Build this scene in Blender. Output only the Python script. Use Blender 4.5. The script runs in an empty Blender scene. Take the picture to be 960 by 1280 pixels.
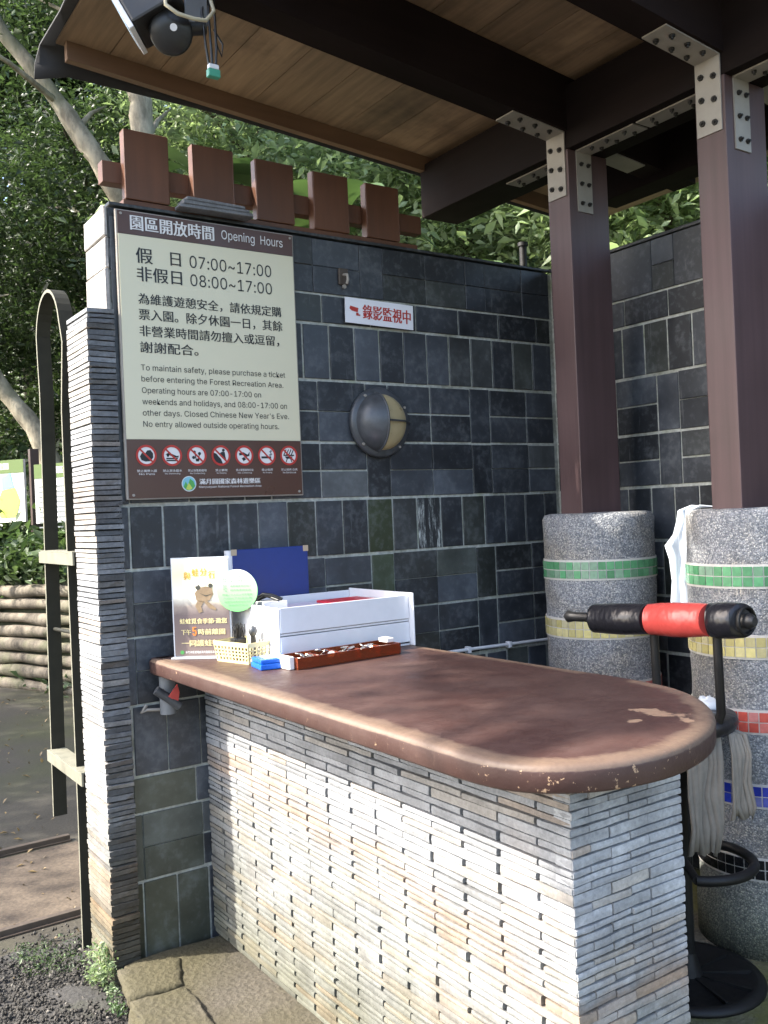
import bpy, bmesh, math, random
import numpy as np
from mathutils import Vector, Matrix
random.seed(7); RNG = np.random.default_rng(11)
S = bpy.context.scene; COL = S.collection

# ------------------------------------------------------------------ camera
def cam_matrix(yaw, pitch, roll):
    cy, sy, cp, sp = math.cos(yaw), math.sin(yaw), math.cos(pitch), math.sin(pitch)
    fwd = Vector((sy*cp, cy*cp, sp)); right = Vector((cy, -sy, 0)); down = fwd.cross(right)
    r2 = right*math.cos(roll) + down*math.sin(roll); d2 = down*math.cos(roll) - right*math.sin(roll)
    m = Matrix((r2, -d2, -fwd)).transposed().to_4x4()
    m.translation = Vector((0, -3.2, 1.517)); return m
cd = bpy.data.cameras.new('camera'); cam = bpy.data.objects.new('camera', cd); COL.objects.link(cam)
cd.sensor_width = 36; cd.sensor_fit = 'AUTO'; cd.lens = 1154/1280*36; cd.clip_start = 0.05; cd.clip_end = 500
cam.matrix_world = cam_matrix(.59757, .0005, .04197); S.camera = cam

# ------------------------------------------------------------------ light
SUN_AZ, SUN_EL = math.radians(25), math.radians(42.5)      # from -X, a little towards +Y
sdir = Vector((-math.cos(SUN_AZ)*math.cos(SUN_EL), math.sin(SUN_AZ)*math.cos(SUN_EL), math.sin(SUN_EL)))
W = bpy.data.worlds.new('World'); S.world = W; W.use_nodes = True
nt = W.node_tree; bg = nt.nodes['Background']; sky = nt.nodes.new('ShaderNodeTexSky'); sky.sky_type = 'NISHITA'
sky.sun_disc = False; sky.sun_elevation = SUN_EL; sky.sun_rotation = math.atan2(sdir.x, sdir.y)
sky.air_density = 1.0; sky.dust_density = 3.0; sky.ozone_density = 1.0
nt.links.new(sky.outputs[0], bg.inputs[0]); bg.inputs[1].default_value = 0.15
sl = bpy.data.lights.new('sun', 'SUN'); so = bpy.data.objects.new('sun', sl); COL.objects.link(so)
sl.energy = 3.1; sl.angle = math.radians(0.6); sl.color = (1, .94, .84)
so.rotation_euler = (-sdir).to_track_quat('-Z', 'Y').to_euler()
S.view_settings.view_transform = 'Standard'; S.view_settings.look = 'None'
S.view_settings.gamma = 1; S.view_settings.exposure = 2.15
S.cycles.max_bounces = 8; S.cycles.diffuse_bounces = 5; S.cycles.transparent_max_bounces = 8
S.cycles.use_denoising = True; S.cycles.sample_clamp_indirect = 6

# ------------------------------------------------------------------ materials
def srgb(r, g, b):
    f = lambda c: (c/12.92 if c <= .04045 else ((c+.055)/1.055)**2.4)
    return (f(r/255), f(g/255), f(b/255))
class NB:
    def __init__(s, name):
        s.m = bpy.data.materials.new(name); s.m.use_nodes = True; s.t = s.m.node_tree
        s.b = s.t.nodes['Principled BSDF']; s.o = s.t.nodes['Material Output']
    def n(s, typ, **kw):
        nd = s.t.nodes.new(typ)
        for k, v in kw.items(): setattr(nd, k, v)
        return nd
    def l(s, a, b): s.t.links.new(a, b)
    def coord(s): return s.n('ShaderNodeNewGeometry').outputs['Position']
    def noise(s, scale, detail=4, rough=.55, vec=None, stretch=None, obj=False):
        v = vec if vec is not None else (s.n('ShaderNodeTexCoord').outputs['Object'] if obj else s.coord())
        if stretch:
            mp = s.n('ShaderNodeMapping'); mp.inputs['Scale'].default_value = stretch; s.l(v, mp.inputs[0]); v = mp.outputs[0]
        nd = s.n('ShaderNodeTexNoise'); nd.inputs['Scale'].default_value = scale
        nd.inputs['Detail'].default_value = detail; nd.inputs['Roughness'].default_value = rough; s.l(v, nd.inputs['Vector']); return nd.outputs['Fac']
    def ramp(s, fac, stops):
        r = s.n('ShaderNodeValToRGB'); e = r.color_ramp.elements
        while len(e) < len(stops): e.new(.5)
        for el, (p, c) in zip(e, stops):
            el.position = p; el.color = (*c, 1) if isinstance(c, (tuple, list)) else (c, c, c, 1)
        s.l(fac, r.inputs[0]); return r.outputs[0]
    def mix(s, fac, a, b, mode='MIX'):
        m = s.n('ShaderNodeMix', data_type='RGBA', blend_type=mode)
        for sock, val in ((m.inputs[0], fac), (m.inputs[6], a), (m.inputs[7], b)):
            if isinstance(val, (int, float)): sock.default_value = val
            elif isinstance(val, tuple): sock.default_value = (*val, 1)
            else: s.l(val, sock)
        return m.outputs[2]
    def math(s, op, a, b=0.0):
        m = s.n('ShaderNodeMath', operation=op)
        for sock, val in ((m.inputs[0], a), (m.inputs[1], b)):
            if isinstance(val, (int, float)): sock.default_value = val
            else: s.l(val, sock)
        return m.outputs[0]
    def bump(s, h, strength=.3, dist=.005):
        bp = s.n('ShaderNodeBump'); bp.inputs['Strength'].default_value = strength; bp.inputs['Distance'].default_value = dist
        s.l(h, bp.inputs['Height']); s.l(bp.outputs[0], s.b.inputs['Normal'])
    def base(s, c):
        if isinstance(c, tuple): s.b.inputs['Base Color'].default_value = (*c, 1)
        else: s.l(c, s.b.inputs['Base Color'])
    def rough(s, r):
        if isinstance(r, (int, float)): s.b.inputs['Roughness'].default_value = r
        else: s.l(r, s.b.inputs['Roughness'])
        return s
def simple(name, c, r=.5, metal=0, var=.25, scale=30, bump=.1, spec=.5):
    b = NB(name); f = b.noise(scale)
    b.base(b.mix(f, tuple(x*(1-var) for x in c), tuple(min(1, x*(1+var)) for x in c)))
    b.rough(b.ramp(f, [(.3, max(0, r-.08)), (.7, min(1, r+.08))])); b.b.inputs['Metallic'].default_value = metal
    b.b.inputs['Specular IOR Level'].default_value = spec
    if bump: b.bump(f, bump, .002)
    return b.m
def attr_col(b, name='Col'):
    a = b.n('ShaderNodeVertexColor'); a.layer_name = name; return a.outputs[0]

def m_slate_tile():
    b = NB('slate_tile'); c = attr_col(b); n1 = b.noise(5, 6, .65); n2 = b.noise(40, 5, .6)
    c = b.mix(1, c, b.ramp(n1, [(.32, .6), (.5, .95), (.68, 1.5)]), 'MULTIPLY')
    c = b.mix(b.ramp(b.mix(.5, n1, n2), [(.5, 0), (.68, .5)]), c, (.13, .14, .145))
    scr = b.noise(9, 5, .75, stretch=(3, 3, .35)); c = b.mix(b.ramp(scr, [(.62, 0), (.72, .35)]), c, (.2, .21, .21))
    b.base(c); b.rough(b.ramp(n1, [(.3, .32), (.7, .6)])); h = b.mix(.35, n1, n2); b.bump(h, .25, .006); return b.m
def m_stain_tile():
    b = NB('streaked_tile'); n = b.noise(22, 6, .8, stretch=(3.5, 3.5, .35)); c = b.ramp(n, [(.5, (.022, .024, .027)), (.55, (.1, .11, .11)), (.62, (.5, .52, .5))])
    b.base(c); b.rough(.5); b.bump(n, .3, .004); return b.m
def m_grout():
    b = NB('grout'); n = b.noise(6, 4); n2 = b.noise(60)
    c = b.ramp(n, [(.3, (.28, .285, .23)), (.55, (.48, .49, .45)), (.75, (.34, .37, .24))]); c = b.mix(1, c, b.ramp(n2, [(.3, .7), (.7, 1.15)]), 'MULTIPLY')
    b.base(c); b.rough(.9); b.bump(n2, .4, .004); return b.m
def m_slab(name, moss=True, rustf=.3, stain=True):
    b = NB(name); c = attr_col(b); n1 = b.noise(11, 5, .6); n2 = b.noise(90, 4, .7)
    c = b.mix(1, c, b.ramp(n1, [(.3, .72), (.7, 1.2)]), 'MULTIPLY')
    big = b.noise(1.6, 3); rust = b.ramp(big, [(.54, 0), (.66, rustf)]); c = b.mix(rust, c, b.mix(1, c, (1.02, .72, .5), 'MULTIPLY'))
    if moss:
        z = b.n('ShaderNodeSeparateXYZ'); b.l(b.coord(), z.inputs[0])
        f = b.math('ADD', z.outputs[2], b.math('MULTIPLY', b.noise(5), .5))
        f = b.ramp(f, [(.3, .95), (.95, 0)]); c = b.mix(f, c, b.mix(1, c, (.42, .41, .29), 'MULTIPLY'))
    c = b.mix(1, c, b.ramp(n2, [(.3, .75), (.7, 1.2)]), 'MULTIPLY')
    if stain:
        z2 = b.n('ShaderNodeSeparateXYZ'); b.l(b.coord(), z2.inputs[0]); q = b.math('ADD', z2.outputs[2], b.math('ADD', b.math('MULTIPLY', b.noise(2.3, 4), .5), b.math('MULTIPLY', z2.outputs[1], -.09)))
        c = b.mix(b.ramp(q, [(.84, 0), (.89, .5), (.92, .45), (.96, 0)]), c, b.mix(1, c, (1.0, .68, .46), 'MULTIPLY'))
    b.base(c); b.rough(.8); b.bump(b.mix(.5, n1, n2), .3, .003); return b.m
def m_wood_ceiling():
    b = NB('ceiling_planks'); c = attr_col(b); n = b.noise(4, 6, .6, stretch=(7, .5, 7)); st = b.noise(1.7, 5, .7)
    c = b.mix(1, c, b.ramp(n, [(.3, .62), (.7, 1.25)]), 'MULTIPLY'); c = b.mix(b.ramp(st, [(.5, 0), (.72, .7)]), c, (.05, .03, .02))
    kn = b.n('ShaderNodeTexVoronoi'); kn.inputs['Scale'].default_value = 2.3; b.l(b.coord(), kn.inputs[0])
    c = b.mix(b.ramp(kn.outputs['Distance'], [(.03, .8), (.09, 0)]), c, (.04, .025, .02))
    b.base(c); b.rough(.6); b.bump(n, .25, .004); return b.m
def m_timber(name, c0, stretch, rough=.45, spec=.5):
    b = NB(name); n = b.noise(3, 6, .6, stretch=stretch); n2 = b.noise(2.2)
    c = b.mix(n, tuple(x*.6 for x in c0), tuple(x*1.3 for x in c0)); c = b.mix(1, c, b.ramp(n2, [(.3, .8), (.7, 1.15)]), 'MULTIPLY')
    b.base(c); b.rough(b.ramp(n2, [(.3, rough-.1), (.7, rough+.12)])); b.b.inputs['Specular IOR Level'].default_value = spec; b.bump(n, .2, .003); return b.m
def m_countertop():
    b = NB('painted_counter'); w = attr_col(b); sep = b.n('ShaderNodeSeparateColor'); b.l(w, sep.inputs[0])
    n = b.noise(9, 6, .65); n2 = b.noise(28, 6, .7); n3 = b.noise(2.5, 5, .6, stretch=(1, .5, 1)); fine = b.noise(160, 3)
    c = b.mix(n3, srgb(52, 34, 31), srgb(74, 51, 46))
    tan = b.mix(n2, srgb(128, 108, 90), srgb(84, 67, 58))
    rim = b.ramp(b.math('ADD', b.math('MULTIPLY', sep.outputs[0], .55), b.math('ADD', b.math('MULTIPLY', b.noise(24, 7, .75, stretch=(1, .45, 1)), .4), b.math('MULTIPLY', n, .32))), [(.57, 0), (.64, .55), (.72, .95)]); c = b.mix(rim, c, tan)
    chip = b.ramp(b.math('ADD', b.math('ADD', b.math('MULTIPLY', sep.outputs[1], .15), b.math('MULTIPLY', b.math('SUBTRACT', n3, .5), .3)), b.noise(48, 5, .7)), [(.81, 0), (.825, 1)]); c = b.mix(chip, c, srgb(180, 150, 120))
    # worn-through patch near the rounded end
    def patch(c, at, r, col):
        vm = b.n('ShaderNodeVectorMath', operation='SUBTRACT'); b.l(b.coord(), vm.inputs[0]); vm.inputs[1].default_value = at
        mp = b.n('ShaderNodeMapping'); mp.inputs['Scale'].default_value = (1/r[0], 1/r[1], .3); mp.inputs['Rotation'].default_value = (0, 0, r[2]); b.l(vm.outputs[0], mp.inputs[0])
        ln = b.n('ShaderNodeVectorMath', operation='LENGTH'); b.l(mp.outputs[0], ln.inputs[0])
        f = b.math('ADD', ln.outputs['Value'], b.math('MULTIPLY', b.math('SUBTRACT', b.noise(13, 5, .65), .5), 3.2))
        return b.mix(b.ramp(f, [(.62, 1), (.74, 0)]), c, col)
    c = patch(c, PATCH, (.045, .10, 0), srgb(140, 116, 96)); c = patch(c, (PATCH[0]-.1, PATCH[1]-.01, 1.037), (.03, .02, 0), srgb(140, 116, 96))
    scuff = b.noise(16, 7, .8, stretch=(.6, 1.5, 1)); c = b.mix(b.ramp(scuff, [(.58, 0), (.72, .55)]), c, srgb(100, 80, 70))
    dust = b.noise(4.5, 6, .7); c = b.mix(b.ramp(dust, [(.42, 0), (.75, .28)]), c, srgb(98, 78, 70))
    line = b.noise(30, 4, .7, stretch=(.25, 4, 1)); c = b.mix(b.ramp(line, [(.66, 0), (.72, .4)]), c, srgb(128, 106, 94))
    b.base(c); b.rough(b.ramp(b.mix(.5, dust, n2), [(.35, .38), (.65, .68)])); b.bump(b.mix(.4, n2, fine), .35, .003); return b.m
PATCH = (1.672, -1.815, 1.037)
def m_pebbledash():
    b = NB('pebble_wash'); v = b.n('ShaderNodeTexVoronoi'); v.inputs['Scale'].default_value = 200; b.l(b.coord(), v.inputs[0])
    sp = b.n('ShaderNodeSeparateColor'); b.l(v.outputs['Color'], sp.inputs[0])
    c = b.ramp(sp.outputs[0], [(.0, (.16, .175, .2)), (.4, (.27, .285, .31)), (.7, (.37, .38, .4)), (.96, (.55, .55, .54))])
    c = b.mix(1, c, b.ramp(v.outputs['Distance'], [(.1, 1.05), (.75, .6)]), 'MULTIPLY')
    n = b.noise(4, 4); c = b.mix(b.ramp(n, [(.45, 0), (.65, .8)]), c, b.mix(1, c, (1.02, .9, .72), 'MULTIPLY')); n5 = b.noise(2.2, 5, .7); c = b.mix(1, c, b.ramp(n5, [(.3, .7), (.7, 1.15)]), 'MULTIPLY')
    z = b.n('ShaderNodeSeparateXYZ'); b.l(b.coord(), z.inputs[0]); f = b.ramp(b.math('ADD', z.outputs[2], b.math('MULTIPLY', n, .3)), [(.2, .7), (.5, 0)])
    c = b.mix(f, c, b.mix(1, c, (.5, .55, .32), 'MULTIPLY'))
    b.base(c); b.rough(.75); inv = b.math('SUBTRACT', 1, v.outputs['Distance']); b.bump(inv, .7, .004); return b.m
def m_ground(name, dark, light, moss, s=3, peb=120, mossf=(.55, .7), bs=.6):
    b = NB(name); n = b.noise(s, 6, .65); f = b.noise(peb, 4, .7); m = b.noise(s*.45, 5, .6)
    c = b.mix(n, dark, light); c = b.mix(1, c, b.ramp(f, [(.3, .55), (.7, 1.35)]), 'MULTIPLY'); c = b.mix(b.ramp(m, [(mossf[0], 0), (mossf[1], .8)]), c, moss)
    v = b.n('ShaderNodeTexVoronoi'); v.inputs['Scale'].default_value = peb*.5; b.l(b.coord(), v.inputs[0])
    b.base(c); b.rough(.85); b.bump(b.mix(.5, f, v.outputs['Distance']), bs, .008); return b.m
def m_leaf(name, c1, c2, trans=.35, rough=.45):
    b = NB(name); g = b.n('ShaderNodeNewGeometry'); c = b.ramp(g.outputs['Random Per Island'], [(0, c1), (.6, c2), (1, tuple(x*1.5 for x in c2))])
    b.base(c); b.rough(rough); tr = b.n('ShaderNodeBsdfTranslucent'); b.l(b.mix(1, c, (1.05, 1.15, .75), 'MULTIPLY'), tr.inputs[0])
    mx = b.n('ShaderNodeMixShader'); mx.inputs[0].default_value = trans; b.l(b.b.outputs[0], mx.inputs[1]); b.l(tr.outputs[0], mx.inputs[2]); b.l(mx.outputs[0], b.o.inputs[0]); return b.m
def m_bark(name, c0, c1):
    b = NB(name); n = b.noise(7, 6, .7, stretch=(1, 1, .4)); n2 = b.noise(2.2, 3); c = b.ramp(n, [(.35, c0), (.6, c1)]); c = b.mix(b.ramp(n2, [(.5, 0), (.65, .6)]), c, (.09, .1, .045))
    b.base(c); b.rough(.85); b.bump(n, .7, .03); return b.m
def m_vinyl(name, c):
    b = NB(name); n = b.noise(9, 3, .55, stretch=(1.1, 1.7, 1.0)); b.base(c); b.rough(.3); b.bump(n, .5, .02); return b.m
def m_attr(name, r=.4, bump=0):
    b = NB(name); c = attr_col(b); n = b.noise(60); b.base(b.mix(1, c, b.ramp(n, [(.3, .85), (.7, 1.1)]), 'MULTIPLY')); b.rough(r)
    if bump: b.bump(n, bump, .003)
    return b.m
def m_poster():
    b = NB('poster_print'); t = b.n('ShaderNodeTexCoord'); sp = b.n('ShaderNodeSeparateXYZ'); b.l(t.outputs['Object'], sp.inputs[0]); n = b.noise(14, 4, .6, obj=True)
    z = b.math('ADD', sp.outputs[2], b.math('MULTIPLY', b.math('SUBTRACT', n, .5), .05))
    f = b.math('DIVIDE', z, .36); c = b.ramp(f, [(.05, srgb(120, 105, 100)), (.42, srgb(112, 100, 100)), (.5, srgb(150, 138, 130)), (.6, srgb(235, 232, 215)), (.8, srgb(240, 232, 185)), (.97, srgb(245, 240, 205))])
    b.base(c); b.rough(.25); return b.m
def m_glass_amber():
    b = NB('amber_plastic'); b.base((.3, .06, .018)); b.rough(.08); b.b.inputs['Transmission Weight'].default_value = .55; b.b.inputs['IOR'].default_value = 1.45; return b.m
def m_disc():
    b = NB('card_print'); t = b.n('ShaderNodeTexCoord'); sp = b.n('ShaderNodeSeparateXYZ'); b.l(t.outputs['Object'], sp.inputs[0])
    c = b.ramp(b.math('ADD', b.math('MULTIPLY', sp.outputs[2], 6), .5), [(.1, srgb(120, 205, 120)), (.55, srgb(170, 225, 160)), (.9, srgb(240, 246, 235))]); b.base(c); b.rough(.35); return b.m

M = dict(tile=m_slate_tile(), streak=m_stain_tile(), grout=m_grout(), slab=m_slab('counter_slate'), pier=m_slab('pier_slate', True, .5, False), ceil=m_wood_ceiling(),
    beam_x=m_timber('beam_paint_x', (.017, .0115, .011), (.4, 6, 6), .7, .08), beam_y=m_timber('beam_paint_y', (.013, .009, .0085), (6, .4, 6), .7, .08), post=m_timber('post_paint', (.092, .054, .054), (9, 9, .35), .5),
    board=m_timber('redwood', (.115, .045, .021), (6, 6, .6), .5), eave=m_timber('eave_wood', (.16, .09, .05), (.4, 6, 6), .6), top=m_countertop(), peb=m_pebbledash(),
    steel=simple('galvanised_plate', (.3, .275, .24), .6, .1, .35, 10), iron=simple('dark_bolt', (.03, .028, .026), .5, .5), black=simple('black_plastic', (.018, .018, .019), .38),
    blacksteel=simple('black_steel', (.01, .0098, .0098), .5, 0, .35, 40, .1, .35), bracketgrey=simple('bracket_grey', (.2, .21, .23), .5, .2, .25, 14), grey=simple('grey_plastic', (.18, .19, .2), .5), dkgrey=simple('cast_housing', (.075, .08, .088), .38, .2, .5, 25, .25),
    lens=simple('frosted_lens', (.45, .36, .2), .35, 0, .15, 20), white=simple('white_plastic', (.72, .72, .74), .4, 0, .06, 30, .02), whitecloth=simple('white_cloth', (.5, .55, .6), .8, 0, .15, 14, .3),
    cream=simple('sign_cream', (.66, .61, .43), .35, 0, .04, 4, 0), brown=simple('sign_brown', (.075, .03, .018), .35, 0, .08, 4, 0), inkblack=simple('ink_black', (.012, .012, .014), .5, 0, 0, 4, 0), inkwhite=simple('ink_white', (.72, .7, .68), .45, 0, 0, 4, 0),
    inkred=simple('ink_red', (.45, .03, .02), .5, 0, .1, 60, 0), signwhite=simple('sign_white', (.8, .8, .84), .4, 0, .04, 8, 0), gold=simple('ink_gold', (.6, .35, .05), .5, 0, .15, 40, 0), orange=simple('ink_orange', (.75, .2, .03), .5, 0, 0, 4, 0), paleyellow=simple('ink_pale_yellow', (.7, .6, .3), .5, 0, .1, 40, 0),
    green=simple('ink_green', (.08, .35, .08), .5, 0, .1, 30, 0), blue=simple('blue_cover', (.012, .035, .19), .42, 0, .12, 30, .05), bluepad=simple('blue_plastic', (.01, .12, .6), .3, 0, .1, 20, .02), bluepale=simple('pale_label', (.5, .65, .8), .35, 0, .1, 30, 0),
    paper=simple('paper', (.75, .74, .7), .7, 0, .04, 30, .02), lavender=simple('shade_tinted_paper', (.62, .58, .7), .6, 0, .05, 20, 0), redp=simple('red_folder', (.6, .02, .04), .4, 0, .05, 20, 0), basket=simple('cream_plastic', (.68, .58, .3), .4, 0, .08, 20, .02),
    amber=m_glass_amber(), coin=simple('coin_metal', (.5, .48, .45), .28, .9, .3, 90, .1), redvinyl=m_vinyl('red_vinyl', (.52, .07, .06)), blackvinyl=m_vinyl('black_vinyl', (.014, .014, .018)), towel=simple('grey_towel', (.24, .215, .18), .9, 0, .35, 25, .6), card=simple('cardboard', (.45, .36, .25), .8, 0, .2, 12, .2),
    poster=m_poster(), disc=m_disc(), felt=simple('roofing_felt', (.02, .02, .022), .8, 0, .3, 20, .3), hoop=simple('weathered_steel', (.024, .024, .019), .75, 0, .5, 18, .4, .2), worn=simple('sunlit_worn_steel', (.17, .165, .125), .7, 0, .45, 26, .4), rail=simple('rusty_rail', (.09, .07, .055), .6, .3, .4, 30, .4), log=m_bark('log_bark', (.045, .037, .027), (.19, .16, .12)), logend=simple('log_end', (.36, .26, .15), .8, 0, .2, 20, .3),
    asphalt=m_ground('asphalt', (.033, .029, .021), (.058, .051, .037), (.042, .046, .014), 1.6, 90, (.45, .62), .25), dirt=m_ground('dirt', (.07, .053, .038), (.12, .09, .062), (.085, .065, .035), 1.7, 70, (.6, .8), .3), gravelbase=m_ground('gravel_base', (.025, .024, .023), (.05, .047, .043), (.05, .06, .02), 4, 120, (.62, .8)),
    step=m_ground('step_stone', (.042, .036, .026), (.1, .086, .064), (.058, .05, .02), 3, 100, (.45, .66), 1.0), floor=m_ground('mossy_floor', (.09, .082, .06), (.2, .18, .135), (.13, .135, .03), 5, 100, (.42, .56), 1.0), soil=m_ground('soil', (.02, .024, .012), (.045, .05, .022), (.03, .05, .015), 1, 20),
    gravel=m_attr('gravel_stone', .85, .5), mosaic=m_attr('mosaic_glaze', .22), bandgrout=simple('mosaic_grout', (.5, .48, .45), .8, 0, .2, 60, .2), woodpost=simple('sign_post', (.05, .03, .025), .6, 0, .3, 20, .2), mapgreen=simple('board_green', (.1, .16, .04), .5, 0, .1, 10, 0), maplime=simple('map_lime', (.5, .6, .1), .5, 0, .2, 12, 0), mapblue=simple('map_blue', (.2, .5, .6), .5, 0, .2, 12, 0), mapink=simple('map_text_ink', (.2, .22, .22), .6, 0, 0, 4, 0),
    leafdark=m_leaf('leaf_dark', (.02, .034, .015), (.05, .078, .034)), leafmid=m_leaf('leaf_mid', (.03, .052, .021), (.075, .112, .048)), leafpale=m_leaf('leaf_pale', (.13, .18, .095), (.28, .35, .2), .45), leafbright=m_leaf('leaf_bright', (.04, .075, .025), (.08, .13, .05), .22),
    bark=m_bark('pale_bark', (.14, .12, .085), (.34, .3, .22)), barkdark=m_bark('dark_bark', (.05, .04, .03), (.12, .1, .075)), clear=simple('acrylic_edge', (.55, .58, .62), .12, 0, .05, 10, 0), wire=simple('cream_cable', (.5, .46, .34), .5, 0, .1, 20, 0), pcb=simple('green_connector', (.06, .3, .2), .4, 0, .1, 40, 0))

# ------------------------------------------------------------------ mesh helpers
class MB:
    def __init__(s): s.v = []; s.f = []; s.mi = []; s.c = []; s.mats = []; s.smooth = []
    def mat(s, m):
        if m not in s.mats: s.mats.append(m)
        return s.mats.index(m)
    def add(s, verts, faces, m, col=(1, 1, 1), smooth=False):
        o = len(s.v); s.v += [tuple(p) for p in verts]; i = s.mat(m)
        for f in faces: s.f.append(tuple(k+o for k in f)); s.mi.append(i); s.c.append(col); s.smooth.append(smooth)
    def box(s, a, b, m, col=(1, 1, 1), bev=0, jit=0, rot=None):
        (x0, y0, z0), (x1, y1, z1) = a, b
        if bev:
            bm = bmesh.new(); bmesh.ops.create_cube(bm, size=1)
            for v in bm.verts: v.co = Vector(((x0+x1)/2+v.co.x*(x1-x0), (y0+y1)/2+v.co.y*(y1-y0), (z0+z1)/2+v.co.z*(z1-z0)))
            bmesh.ops.bevel(bm, geom=bm.edges[:], offset=bev, segments=1 if bev < .003 else 2, affect='EDGES', profile=.6)
            vs = [v.co.copy() for v in bm.verts]; bm.verts.index_update(); fs = [tuple(v.index for v in f.verts) for f in bm.faces]; bm.free()
        else:
            vs = [Vector(p) for p in ((x0, y0, z0), (x1, y0, z0), (x1, y1, z0), (x0, y1, z0), (x0, y0, z1), (x1, y0, z1), (x1, y1, z1), (x0, y1, z1))]
            fs = [(3, 2, 1, 0), (4, 5, 6, 7), (0, 1, 5, 4), (1, 2, 6, 5), (2, 3, 7, 6), (3, 0, 4, 7)]
        if jit: vs = [v+Vector((random.uniform(-jit, jit), random.uniform(-jit, jit), random.uniform(-jit, jit))) for v in vs]
        if rot is not None: vs = [rot @ v for v in vs]
        s.add(vs, fs, m, col)
    def tube(s, pts, r, m, n=10, col=(1, 1, 1), caps=True, smooth=True):
        pts = [Vector(p) for p in pts]; rs = r if isinstance(r, (list, tuple)) else [r]*len(pts); rings = []; prev = None
        for i, p in enumerate(pts):
            t = (pts[min(i+1, len(pts)-1)]-pts[max(i-1, 0)]).normalized()
            if prev is None:
                a = Vector((0, 0, 1)) if abs(t.z) < .9 else Vector((1, 0, 0)); u = t.cross(a).normalized()
            else: u = (prev-t*prev.dot(t)).normalized()
            prev = u; w = t.cross(u)
            rings.append([p+(u*math.cos(k*2*math.pi/n)+w*math.sin(k*2*math.pi/n))*rs[i] for k in range(n)])
        vs = [q for ring in rings for q in ring]
        fs = [(i*n+k, i*n+(k+1) % n, (i+1)*n+(k+1) % n, (i+1)*n+k) for i in range(len(pts)-1) for k in range(n)]
        s.add(vs, fs, m, col, smooth)
        if caps: s.add(rings[0], [tuple(range(n))[::-1]], m, col); s.add(rings[-1], [tuple(range(n))], m, col)
    def lathe(s, prof, c, m, n=32, axis='z', col=(1, 1, 1), smooth=True, a0=0, a1=2*math.pi):
        vs = []; full = abs(a1-a0-2*math.pi) < 1e-6; nn = n if full else n+1
        for r, h in prof:
            for k in range(nn):
                a = a0+(a1-a0)*k/n; x, y = r*math.cos(a), r*math.sin(a)
                vs.append(Vector(c)+(Vector((x, y, h)) if axis == 'z' else Vector((x, -h, y)) if axis == '-y' else Vector((h, x, y))))
        fs = []
        for i in range(len(prof)-1):
            for k in range(n):
                k2 = (k+1) % nn; fs.append((i*nn+k, i*nn+k2, (i+1)*nn+k2, (i+1)*nn+k))
        s.add(vs, fs, m, col, smooth)
    def prism(s, poly, frame, d, m, col=(1, 1, 1)):
        o, u, w, nrm = [Vector(q) for q in frame]; n = len(poly)
        a = [o+u*x+w*y for x, y in poly]; b = [p+nrm*d for p in a]
        s.add(b, [tuple(range(n))], m, col); s.add(a, [tuple(range(n))[::-1]], m, col)
        s.add(a+b, [(i, (i+1) % n, n+(i+1) % n, n+i) for i in range(n)], m, col)
    def build(s, name, parent=None, recalc=True):
        me = bpy.data.meshes.new(name); me.from_pydata([tuple(v) for v in s.v], [], s.f)
        for m in s.mats: me.materials.append(m)
        me.polygons.foreach_set('material_index', s.mi); me.polygons.foreach_set('use_smooth', s.smooth)
        ca = me.color_attributes.new('Col', 'FLOAT_COLOR', 'CORNER')
        lt = np.empty(len(me.polygons), dtype=np.int32); me.polygons.foreach_get('loop_total', lt)
        cc = np.repeat(np.array([(*c[:3], 1) for c in s.c], dtype=np.float32), lt, axis=0); ca.data.foreach_set('color', cc.ravel())
        if recalc:
            bm = bmesh.new(); bm.from_mesh(me); bmesh.ops.recalc_face_normals(bm, faces=bm.faces[:]); bm.to_mesh(me); bm.free()
        o = bpy.data.objects.new(name, me); COL.objects.link(o)
        if parent: o.parent = parent; o.matrix_parent_inverse = Matrix.Translation(parent.location).inverted()
        return o
def tag(o, label, cat, group=None):
    o['label'] = label; o['category'] = cat
    if group: o['group'] = group
    return o
def thing(name, label, cat, loc=(0, 0, 0), group=None):
    o = bpy.data.objects.new(name, None); COL.objects.link(o); o.location = loc; o.empty_display_size = .1; return tag(o, label, cat, group)
def struct(o, kind='structure'): o['kind'] = kind; return o
def rebase(o, loc):
    loc = Vector(loc); o.data.transform(Matrix.Translation(-loc)); o.location = o.location+loc; return o

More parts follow.
